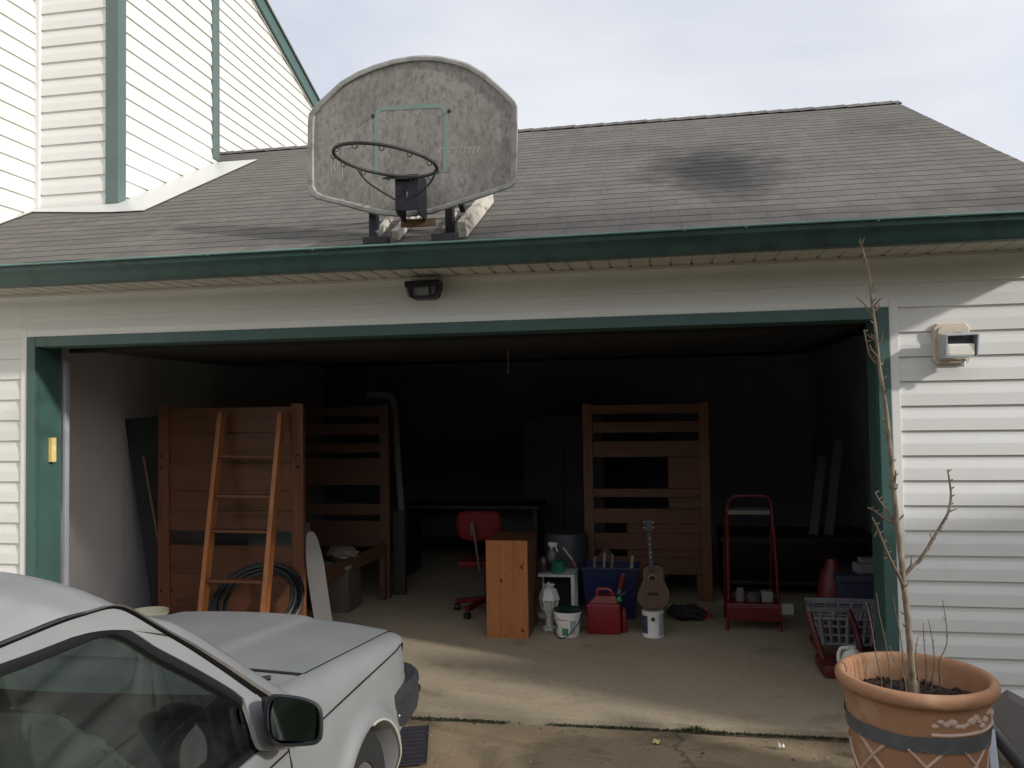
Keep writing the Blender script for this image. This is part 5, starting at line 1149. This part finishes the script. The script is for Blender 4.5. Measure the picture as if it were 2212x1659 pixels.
# white open shelf unit with bits on it
YS_ = 1.85; a, b = aty(1162, 1241, YS_), aty(1241, 1241, YS_); SH = thing('shelf_unit', 'small white open shelf unit on the floor behind the lantern and pail', 'shelf unit', ((a.x+b.x)/2, YS_, 0)); zt = a.z
zbox(a.x, b.x, zt-.018, zt, YS_, .30).build('top', WHITEP, SH); zbox(b.x-.03, b.x, 0, zt-.019, YS_+.001, .03).build('leg', WHITEP, SH); zbox(a.x, a.x+.014, 0, zt-.019, YS_+.25, .03).build('leg', WHITEP, SH); zbox(b.x-.03, b.x, 0, zt-.019, YS_+.25, .03).build('leg', WHITEP, SH)
zbox(a.x, b.x-.031, .01, .05, YS_, .03).build('bottom_rail', WHITEP, SH); zbox(a.x+.015, b.x-.031, .0, zt-.02, YS_+.255, .008).build('back_panel', DKM, SH)
def lathe_thing(name, prof, c, m, lab, cat, n=24, rot=None, sq=(1, 1)): mb = MB(); mb.lathe(prof, c, n, rot, sq=sq); o = mb.build(name, m, loc=c, smooth=True, angle=40); return tag(o, lab, cat)
p = aty(1205, 1237, 1.95); lathe_thing('green_tub', [(0, 0), (.055, 0), (.058, .01), (.060, .085), (.064, .09), (.058, .095), (0, .09)], (p.x, 1.95, zt), mat('teal_plastic', (46, 120, 100), .25, .2, 20, dirt=((110, 170, 150), .6)), 'shiny teal tub standing on the small white shelf unit', 'tub')
SPB = thing('spray_bottle', 'translucent spray bottle with white trigger head on the white shelf unit', 'spray bottle', (aty(1192, 1230, 2.05).x, 2.05, zt)); px = SPB.location.x
mb = MB(); mb.lathe([(0, .0), (.036, 0), (.04, .01), (.04, .12), (.03, .15), (.014, .17), (.013, .185), (0, .185)], (px, 2.05, zt), 24); mb.build('bottle', mat('clear_grey_plastic', (128, 124, 114), .25, .1, 10), SPB, smooth=True)
mb = MB(); mb.box((px+.012, 2.05, zt+.21), (.075, .03, .035), rotm(0, .1, 0), .008); mb.bar((px+.035, 2.05, zt+.195), (px+.05, 2.05, zt+.15), .012, .012); mb.lathe([(.016, 0), (.016, .02), (.010, .025)], (px, 2.05, zt+.18), 14); mb.build('trigger_head', WHITEP, SPB)
BR = thing('scrub_brush', 'white and pink handled brush leaning on the shelf unit top beside the spray bottle', 'brush', (px+.14, 2.03, zt)); mb = MB(); mb.bar((px+.10, 2.03, zt+.19), (px+.175, 2.03, zt+.09), .03, .018, bev=.006); mb.build('handle', mat('grey_handle', (170, 160, 160), .5), BR)
mb = MB(); mb.bar((px+.178, 2.03, zt+.087), (px+.20, 2.03, zt+.03), .032, .022, bev=.006); mb.build('head', mat('pink_plastic', (150, 84, 96), .5), BR)
lathe_thing('brown_jar', [(0, 0), (.05, 0), (.055, .06), (.045, .11), (.03, .13), (0, .13)], (aty(1173, 1238, 1.98).x, 1.98, zt), mat('brown_glass', (60, 48, 38), .3), 'dull brown jar standing at the left end of the white shelf unit', 'jar')
# white lantern-shaped feeder
LC = Vector((aty(1187, 1350, 1.58).x, 1.58, 0)); k_ = 6.2/1767; H0 = aty(1187, 1256, 1.58).z
LN = thing('white_lantern', 'white plastic lantern with star-shaped finial between the pine cabinet and the pail', 'lantern', LC); LW = mat('lantern_white', (206, 202, 194), .5, .08, 14)
mb = MB(); mb.lathe([(.082, H0-.135), (.080, H0-.125), (.058, H0-.06), (.050, H0-.052), (.030, H0-.045), (0, H0-.045)], LC, 6); mb.build('roof', LW, LN); mb = MB(); mb.lathe([(.034, H0-.044), (.036, H0-.036), (.014, H0-.03), (.012, H0-.02), (.006, H0-.012), (.004, H0), (0, H0)], LC, 12)
for k in range(6): a = k*math.pi/3; mb.bar(LC+Vector((.012*math.cos(a), .012*math.sin(a), H0-.032)), LC+Vector((.045*math.cos(a), .045*math.sin(a), H0-.022)), .012, .008)
mb.build('finial', LW, LN)
mb = MB(); mb.lathe([(.028, .0), (.06, .0), (.062, .02), (.032, .03), (.030, .10), (.045, .13), (.05, .145)], LC, 6)
for k in range(6): a = k*math.pi/3; mb.bar(LC+Vector((.05*math.cos(a), .05*math.sin(a), .145)), LC+Vector((.072*math.cos(a), .072*math.sin(a), H0-.136)), .010, .010)
mb.build('frame', LW, LN); mb = MB(); mb.lathe([(.040, .148), (.064, H0-.138)], LC, 6, cap=False); mb.build('pane', mat('milky_pane', (190, 186, 178), .3, .12, 30), LN)
# dark barrel
lathe_thing('grey_barrel', [(0, 0), (.17, 0), (.19, .10), (.195, .30), (.19, .55), (.175, .60), (0, .60)], (aty(1225, 1240, 2.55).x, 2.55, 0), mat('barrel_grey', (60, 62, 66), .5, .12, 4), 'dark grey plastic barrel behind the white shelf unit', 'barrel', 36)
# blue tote with garden tools
YT = 1.92; a, b = aty(1258, 1258, YT), aty(1378, 1258, YT); TO = thing('blue_tote', 'dark blue plastic tote full of tools behind the red fuel can', 'tote', ((a.x+b.x)/2, YT+.15, 0)); BLU = mat('blue_plastic', (24, 34, 74), .45, .12, 5); zt = .40
mb = MB(); d_ = .03; lo = [Vector((a.x+d_, YT+d_, 0)), Vector((b.x-d_, YT+d_, 0)), Vector((b.x-d_, YT+.3-d_, 0)), Vector((a.x+d_, YT+.3-d_, 0))]; hi = [Vector((a.x, YT, zt)), Vector((b.x, YT, zt)), Vector((b.x, YT+.3, zt)), Vector((a.x, YT+.3, zt))]
mb.add(lo+hi, [(3, 2, 1, 0)]+[(i, (i+1) % 4, 4+(i+1) % 4, 4+i) for i in range(4)]); mb.build('body', BLU, TO, solid=.005, normals=False)
mb = MB()
for p, q in zip(hi, hi[1:]+hi[:1]): mb.bar(p, q, .022, .022, bev=.004)
mb.build('rim', BLU, TO)
for i, (fx, h, col, lab) in enumerate(((.18, .09, (120, 116, 108), 'grey tool handle at the left in the blue tote'), (.36, .12, (150, 142, 128), 'pale wooden tool handle in the middle of the blue tote'), (.50, .11, (128, 118, 100), 'tan tool handle right of the pale one in the blue tote'), (.86, .10, (168, 160, 130), 'yellowish tool handle at the right end of the blue tote'))):
    x = a.x+(b.x-a.x)*fx; T = thing('garden_tool', lab, 'hand tool', (x, YT+.10, .1), 'hand tools in the blue tote'); MB().bar((x, YT+.12, .26), (x+.02, YT+.06, zt+h), .022, .02, bev=.006).build('handle', mat('tool_handle%d' % i if False else 'tool_'+'abcd'[i], col, .6), T); MB().box((x-.004, YT+.125, .18), (.05, .006, .16)).build('blade', GREYMET, T)
# red handled shears standing in the tote
p, q = aty(1347, 1238, 1.84), aty(1336, 1283, 1.84); SHR = thing('red_handled_shears', 'red handled shears sticking up between the fuel can and tote', 'shears', (q.x, 1.84, q.z)); MB().bar(q.lerp(p, .25), p, .034, .024, up=(0, 1, 0), bev=.008).build('handle', REDP, SHR); MB().bar(q, q.lerp(p, .24), .026, .016, up=(0, 1, 0)).build('ferrule', GREYMET, SHR); MB().bar(q+(q-p)*.9, q, .03, .02, up=(0, 1, 0)).build('blade', BLACKP, SHR)
# red fuel can
YG = 1.47; a, b = aty(1268, 1370, YG), aty(1341, 1370, YG); zs = aty(1300, 1296, YG).z; FC = thing('fuel_can', 'red plastic fuel can with green spout collar beside the white pail', 'fuel can', ((a.x+b.x)/2, YG+.08, 0))
mb = MB(); mb.box2((a.x, YG, 0), (b.x, YG+.17, zs-.03), .022); mb.prism([(a.x+.012, YG+.02, zs-.04), (b.x-.02, YG+.02, zs-.04), (b.x-.035, YG+.035, zs+.02), (a.x+.07, YG+.035, zs+.02)], (0, .12, 0)); mb.build('body', REDP, FC, smooth=True, angle=50)
mb = MB(); hx = a.x+.075; mb.tube(smoothpath([(hx, YG+.08, zs), (hx+.005, YG+.08, zs+.055), (hx+.05, YG+.08, zs+.065), (hx+.10, YG+.08, zs+.055), (hx+.125, YG+.08, zs+.0)], 5), .014, 8); mb.build('handle', REDP, FC, smooth=True)
p = aty(1338, 1294, YG+.06); mb = MB(); mb.lathe([(.018, -.014), (.022, -.01), (.022, .01), (.018, .014), (0, .014)], p, 16, rotm(0, R(40), 0)); mb.build('collar', mat('green_cap', (30, 150, 78), .4), FC, smooth=True); mb = MB(); mb.tube([p+Vector((-.03, 0, -.03)), p+Vector((.03, 0, .035)), p+Vector((.05, 0, .06))], [.017, .015, .012], 10); mb.build('spout', BLACKP, FC, smooth=True)
p = aty(1348, 1350, 1.56); lathe_thing('red_bottle', [(0, 0), (.024, 0), (.026, .02), (.026, .12), (.020, .15), (.014, .165), (.014, .185), (0, .185)], (p.x, 1.56, 0), REDP, 'slim red bottle standing on the floor right of the fuel can', 'bottle')
# paint can and the small guitar standing on it
cA, cB = aty(1387, 1377, 1.44), aty(1435, 1377, 1.44); cx = (cA.x+cB.x)/2; cr_ = (cB.x-cA.x)/2; zt = aty(1411, 1317, 1.50).z; cy = 1.44+.05
PC = thing('paint_can', 'white labelled paint can under the small guitar', 'paint can', (cx, cy, 0)); mb = MB(); mb.lathe([(0, .0), (cr_*.98, 0), (cr_, .006), (cr_*.97, .012), (cr_*.97, zt-.014), (cr_, zt-.008), (cr_, zt), (cr_*.9, zt), (cr_*.86, zt-.008), (0, zt-.008)], (cx, cy, 0), 40); mb.build('body', mat('can_label_white', (212, 208, 202), .4, .05, 20), PC, smooth=True, angle=35)
patch(cx, cy, cr_*.97, cr_*.97, .03, zt-.03, R(-168), R(-118), off=.0008).build('blue_label', mat('label_navy', (40, 44, 84), .5, .2, 40, dirt=((120, 122, 128), .5)), PC, normals=False); patch(cx, cy, cr_*.97, cr_*.97, .02, zt-.02, R(-58), R(-20), off=.0008).build('grey_label', LGY, PC, normals=False)
p = Vector((cx, cy-cr_*.97-.004, zt-.05)); mb = MB(); mb.lathe([(.015, 0), (.015, .0015), (0, .0015)], p+Vector((.002, .002, 0)), 16, rotm(R(90))); mb.build('round_mark', mat('mark_dark', (58, 54, 58), .5), PC)
GT = thing('small_guitar', 'small brown acoustic guitar standing on the white paint can', 'guitar', (cx, 1.5, zt)); yG = 1.47; tilt = .22
def gp(px, py, off=0): 
    z = aty(px, py, yG).z; return atpl(px, py, Vector((0, yG+off, zt)), Vector((0, -1, tilt)))
gb = [(1388, 1312), (1402, 1316), (1420, 1316), (1436, 1310), (1445, 1296), (1446, 1280), (1439, 1264), (1433, 1250), (1434, 1236), (1430, 1226), (1420, 1221), (1404, 1221), (1393, 1225), (1388, 1236), (1390, 1250), (1385, 1264), (1378, 1280), (1377, 1296)]
ol = smoothpath([gp(*p) for p in gb]+[gp(*gb[0])], 4)[:-1]
mb = MB(); mb.prism(ol, (0, .062, .0)); mb.build('body', wood('guitar_side', (54, 34, 20), 'z', .6, .5), GT, smooth=True, angle=50)
mb = MB(); cg = sum(ol, Vector())/len(ol); mb.prism([cg+(p-cg)*.985+Vector((0, -.003, 0)) for p in ol], (0, .0025, 0)); mb.build('soundboard', wood('guitar_top', (72, 46, 24), 'z', .6, .55), GT)
mb = MB(); h = gp(1409, 1250); mb.lathe([(.024, 0), (.024, .001), (0, .001)], h+Vector((0, -.0036, 0)), 22, rotm(R(90-0))); mb.build('sound_hole', HOLE, GT); mb = MB(); mb.lathe([(.031, 0), (.031, .0008), (.025, .0008)], h+Vector((0, -.0034, 0)), 26, rotm(R(90)), cap=False); mb.build('rosette', mat('rosette', (150, 116, 92), .5), GT)
NECK = mat('guitar_neck', (22, 17, 15), .45, .15, 10)
mb = MB(); mb.bar(gp(1408, 1234, -.012), gp(1402, 1150, -.012), .034, .020, up=(0, 1, 0), bev=.003); mb.build('neck', NECK, GT); mb = MB(); mb.bar(gp(1402, 1149, -.010), gp(1401, 1122, -.006), .050, .016, up=(0, 1, 0), bev=.003); mb.build('headstock', NECK, GT)
mb = MB(); mb.box(gp(1410, 1283, -.008), (.075, .01, .016)); mb.build('bridge', NECK, GT)
mb = MB()
for y in (1163, 1176, 1193, 1203): mb.lathe([(.004, 0), (.004, .001), (0, .001)], gp(1402+(y-1150)*.07, y, -.0235), 8, rotm(R(90)))
mb.build('fret_dot', WHITEP, GT)
for px, sg in ((1393, -1), (1410, 1)):
    for py in (1128, 1140): m = MB(); m.lathe([(.006, 0), (.007, .006), (0, .009)], gp(px, py, -.006), 8, rotm(0, R(90*sg), 0)); m.build('tuning_peg', WHITEP, GT, smooth=True)
# right bunk bed end
Y3 = 2.65; B3 = thing('bunk_bed_end', 'pine bunk bed end with open slots standing behind the small guitar', 'bed end', (-.08, Y3, 0))
def B3b(nm, x0, y0, x1, y1, m, dy=0, th=.024):
    o = rectbox(x0, y0, x1, y1, Y3+dy, th); return o.build(nm, m, B3)
a, b = aty(1258, 873, Y3), aty(1530, 873, Y3); zT = a.z; XL3, XR3 = a.x, b.x
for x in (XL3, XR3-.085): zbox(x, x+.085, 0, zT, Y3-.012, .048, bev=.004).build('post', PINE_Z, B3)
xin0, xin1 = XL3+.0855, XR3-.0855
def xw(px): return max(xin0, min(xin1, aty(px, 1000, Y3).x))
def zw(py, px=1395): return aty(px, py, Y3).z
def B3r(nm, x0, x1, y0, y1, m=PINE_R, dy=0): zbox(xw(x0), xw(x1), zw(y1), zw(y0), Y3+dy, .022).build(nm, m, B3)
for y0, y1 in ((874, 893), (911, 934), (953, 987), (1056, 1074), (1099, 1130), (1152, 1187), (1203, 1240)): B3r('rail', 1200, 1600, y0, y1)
B3r('panel', 1443, 1600, 988, 1055, PINE_R, .003); B3r('panel', 1443, 1600, 1075, 1098, PINE_R, .003); B3r('panel', 1352, 1600, 1131, 1151, PINE_R, .003); B3r('panel', 1352, 1600, 1188, 1202, PINE_R, .003)
B3r('panel', 1200, 1432, 1241, 1310, PINE_D, .003); B3r('panel', 1500, 1600, 1241, 1310, PINE_R, .003); B3r('bottom_rail', 1433, 1499, 1300, 1310, PINE_R, .004)
crumple('rag_bundle', (aty(1310, 1235, 2.4).x, 2.4, 0), (.13, .10, .22), mat('brown_rag', (92, 66, 58), .9, .2, 8), 'brown bundle of rags propped in front of the right bunk bed end', 'rag bundle', 5)
# red step stool
YK = 1.70; ST = thing('step_stool', 'red metal step stool with tall rounded frame, jars on its step', 'step stool', (.62, YK, 0)); REDM = mat('red_enamel', (92, 16, 22), .35, .15, 8)
fr = [aty(x, y, YK+.10) for x, y in ((1574, 1300), (1573, 1200), (1572, 1110), (1574, 1085), (1584, 1073), (1600, 1071), (1640, 1071), (1656, 1073), (1665, 1085), (1668, 1110), (1676, 1200), (1682, 1300))]
a, b = aty(1571, 1363, YK), aty(1686, 1365, YK); fr = [Vector((a.x, YK, 0))]+fr+[Vector((b.x, YK, 0))]
mb = MB(); mb.tube(smoothpath(fr, 4), .0125, 9); mb.build('frame', REDM, ST, smooth=True)
for x in (a.x+.02, b.x-.02): mb = MB(); mb.tube([Vector((x, YK+.13, aty(1620, 1112, YK+.1).z)), Vector((x, YK+.42, 0))], .011, 8); mb.build('rear_leg', REDM, ST, smooth=True)
z1 = aty(1625, 1302, YK).z; z0 = aty(1625, 1338, YK).z; mb = MB(); mb.box2((a.x-.005, YK-.05, z1-.018), (b.x+.005, YK+.20, z1), .006); mb.box2((a.x-.003, YK-.052, z0), (b.x+.003, YK-.040, z1-.019), .005); mb.build('step', REDM, ST)
q = aty(1625, 1106, YK+.10); mb = MB(); mb.box2((a.x+.03, YK+.085, q.z-.02), (b.x-.04, YK+.30, q.z+.015), .005); mb.build('top_step', mat('grey_tread', (112, 104, 96), .7, .15, 9), ST)
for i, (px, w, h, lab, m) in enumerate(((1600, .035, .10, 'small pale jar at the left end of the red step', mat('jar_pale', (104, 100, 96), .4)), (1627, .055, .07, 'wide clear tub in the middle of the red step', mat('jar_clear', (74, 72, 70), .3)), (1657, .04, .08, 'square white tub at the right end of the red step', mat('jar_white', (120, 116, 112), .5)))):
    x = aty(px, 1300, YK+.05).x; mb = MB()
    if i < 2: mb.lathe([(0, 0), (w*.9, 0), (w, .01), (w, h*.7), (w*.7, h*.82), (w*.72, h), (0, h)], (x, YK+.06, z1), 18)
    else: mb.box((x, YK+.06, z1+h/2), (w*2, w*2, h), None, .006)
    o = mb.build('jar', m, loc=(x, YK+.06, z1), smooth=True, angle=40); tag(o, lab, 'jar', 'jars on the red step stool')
# low dark bench at the back right with pale boards standing on it
WB = thing('low_bench', 'low dark workbench at the back right of the garage', 'bench', (1.2, 2.9, 0)); 
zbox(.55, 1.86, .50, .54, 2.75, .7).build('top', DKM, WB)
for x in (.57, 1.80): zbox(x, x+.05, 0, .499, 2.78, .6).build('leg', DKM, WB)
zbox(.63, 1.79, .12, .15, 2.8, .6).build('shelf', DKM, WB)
for i, (t_, b_, lab) in enumerate((((1776, 985), (1757, 1163), 'pale weathered board, the left and shorter of the pair on the dark bench'), ((1812, 950), (1790, 1163), 'pale weathered board, the right and taller of the pair on the dark bench'))):
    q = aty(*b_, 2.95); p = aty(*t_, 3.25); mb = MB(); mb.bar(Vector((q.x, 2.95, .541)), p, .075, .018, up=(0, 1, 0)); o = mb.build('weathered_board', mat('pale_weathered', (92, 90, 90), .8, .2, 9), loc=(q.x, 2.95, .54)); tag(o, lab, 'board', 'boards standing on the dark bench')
# bits on the floor right of the guitar
crumple('tool_bag', (aty(1485, 1326, 1.95).x, 1.98, 0), (.15, .10, .06), mat('black_cloth', (28, 28, 30), .8), 'black limp tool bag on the floor right of the guitar', 'bag', 8)
p = atz(1458, 1320, 0); mb = MB(); mb.box((p.x, p.y, aty(1458, 1308, p.y).z-.01), (.09, .07, .028), rotm(0, 0, .4), .005); mb.box((p.x, p.y, .02), (.08, .06, .04)); o = mb.build('white_box', WHITEP, loc=(p.x, p.y, 0)); tag(o, 'small white box on the floor just right of the guitar body', 'box')
lathe_thing('orange_funnel', [(.055, 0), (.05, .01), (.015, .05), (.011, .09)], (atz(1526, 1334).x, atz(1526, 1334).y, 0), mat('orange_plastic', (170, 66, 34), .5), 'orange funnel lying on the floor by the foot of the right bunk bed end', 'funnel')
p = atz(1700, 1326, 0); mb = MB(); mb.box((p.x, p.y, .04), (.09, .07, .08), rotm(0, 0, .2), .006); o = mb.build('white_box', WHITEP, loc=(p.x, p.y, 0)); tag(o, 'small white box alone on the floor right of the red step stool', 'box')
# laundry basket, toy, jug and cans at the right jamb
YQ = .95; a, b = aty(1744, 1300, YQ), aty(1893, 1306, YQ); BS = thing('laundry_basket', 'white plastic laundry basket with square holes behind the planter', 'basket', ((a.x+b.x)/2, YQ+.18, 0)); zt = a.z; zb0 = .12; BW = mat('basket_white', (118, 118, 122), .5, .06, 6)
zt -= .05; w_, d_ = (b.x-a.x), .26; c0 = Vector(((a.x+b.x)/2+.035, YQ+d_/2, 0))
def bpt(u, zf, inset=0):   # u 0..1 round the basket perimeter; zf 0..1 height
    tap = .80+.20*zf; per = [(-1, -1), (1, -1), (1, 1), (-1, 1), (-1, -1)]; k = min(3, int(u*4)); f = u*4-k; x = per[k][0]+(per[k+1][0]-per[k][0])*f; y = per[k][1]+(per[k+1][1]-per[k][1])*f
    return c0+Vector((x*(w_/2-inset)*tap, y*(d_/2-inset)*tap, zb0+(zt-zb0)*zf))
mb = MB()
for zf, r in ((.0, .010), (.26, .008), (.52, .008), (.74, .012)): mb.tube([bpt(i/64, zf) for i in range(64)], r, 6, closed=True)
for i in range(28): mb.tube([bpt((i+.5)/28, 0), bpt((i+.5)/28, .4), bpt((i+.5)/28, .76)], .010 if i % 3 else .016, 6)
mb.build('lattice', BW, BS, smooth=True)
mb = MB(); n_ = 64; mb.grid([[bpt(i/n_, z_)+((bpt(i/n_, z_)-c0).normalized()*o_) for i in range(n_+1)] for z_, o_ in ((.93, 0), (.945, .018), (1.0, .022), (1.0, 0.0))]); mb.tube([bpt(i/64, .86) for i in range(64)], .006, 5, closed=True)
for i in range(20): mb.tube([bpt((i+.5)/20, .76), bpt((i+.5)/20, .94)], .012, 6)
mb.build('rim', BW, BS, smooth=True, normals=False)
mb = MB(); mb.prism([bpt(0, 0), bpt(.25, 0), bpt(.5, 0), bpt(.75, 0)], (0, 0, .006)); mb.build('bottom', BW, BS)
TY = thing('toy_chair', "red plastic child's chair with curved legs under and around the laundry basket", 'toy chair', (1.0, .8, 0)); TR = mat('toy_red', (84, 22, 22), .45, .12, 6)
for xs_ in ([(1748, 1322), (1752, 1345), (1760, 1375), (1772, 1410), (1782, 1436)], [(1832, 1318), (1842, 1345), (1850, 1375), (1856, 1405), (1860, 1440)]):
    P = smoothpath([aty(x, y, .84) for x, y in xs_], 4); m = MB(); m.tube([Vector((p.x, .84-.10*i/len(P), p.z)) for i, p in enumerate(P)]+[Vector((P[-1].x+.01, .73, .03)), Vector((P[-1].x+.02, .72, .012))], [.020]*(len(P))+[.024, .024], 9); m.build('leg', TR, TY, smooth=True)
x0, x1 = aty(1770, 1440, .75).x, aty(1870, 1440, .75).x; mb = MB(); mb.box2((x0, .62, .0), (x1+.05, .92, .085), .03); mb.build('seat', TR, TY, smooth=True)
for k in range(2): zbox(x0+.02+.3*k, x0+.06+.3*k, .086, .119, 1.0, .2).build('crosspiece', TR, TY)
p = aty(1836, 1425, .55); JG = thing('white_jug', 'white plastic jug with loop handle peeking over the left rim of the planter', 'jug', (p.x, .55, 0)); zt = aty(1830, 1395, .55).z
mb = MB(); mb.lathe([(0, 0), (.068, 0), (.075, .02), (.075, zt*.60), (.055, zt*.82), (.026, zt*.94), (.026, zt), (0, zt)], (p.x+.012, .55, 0), 28); mb.build('body', WHITEP, JG, smooth=True); mb = MB(); mb.tube(smoothpath([(p.x-.01, .53, zt*.97), (p.x-.05, .53, zt*.96), (p.x-.068, .53, zt*.80), (p.x-.068, .53, zt*.6)], 6), .011, 8); mb.build('handle', WHITEP, JG, smooth=True)
lathe_thing('dark_red_drum', [(0, 0), (.10, 0), (.11, .03), (.11, .30), (.09, .42), (.05, .50), (.04, .54), (0, .54)], (aty(1800, 1300, 1.75).x, 1.75, 0), mat('dull_red', (92, 24, 28), .5, .2, 6), 'dull dark red drum standing behind the laundry basket', 'drum')
CR = thing('storage_crate', 'dark blue crate against the right garage wall behind the laundry basket', 'crate', (1.5, 1.7, 0)); mb = MB(); mb.box2((1.28, 1.55, 0), (1.72, 1.95, .42), .012); mb.build('body', mat('crate_navy', (50, 54, 72), .55, .12, 5), CR); mb = MB(); mb.box2((1.265, 1.535, .405), (1.735, 1.965, .455), .01); mb.build('lid', mat('crate_lid', (58, 62, 80), .55, .12, 5), CR)
q = aty(1852, 1290, 1.62); mb = MB(); mb.box((q.x+.08, 1.68, .49), (.16, .12, .07), rotm(0, 0, .15), .01); mb.box((q.x+.10, 1.68, .545), (.13, .10, .036), rotm(0, 0, .15), .01); o = mb.build('grey_box', mat('pale_box', (128, 126, 126), .6, .08, 8), loc=(q.x+.08, 1.68, .455)); tag(o, 'pale grey lidded box on top of the dark blue crate', 'box')
# something pale seen through the slot of the left bed end
q0, q1 = aty(470, 1178, 1.75), aty(640, 1140, 1.75); mb = MB(); mb.box2((q0.x+.28, 1.75, 0), (q1.x-.03, 2.1, q1.z+.0), .012); o = mb.build('appliance', mat('appliance_grey', (112, 116, 120), .4, .08, 5), loc=((q0.x+q1.x)/2, 1.9, 0)); tag(o, 'pale grey appliance glimpsed through the slot of the left bunk bed end', 'appliance')
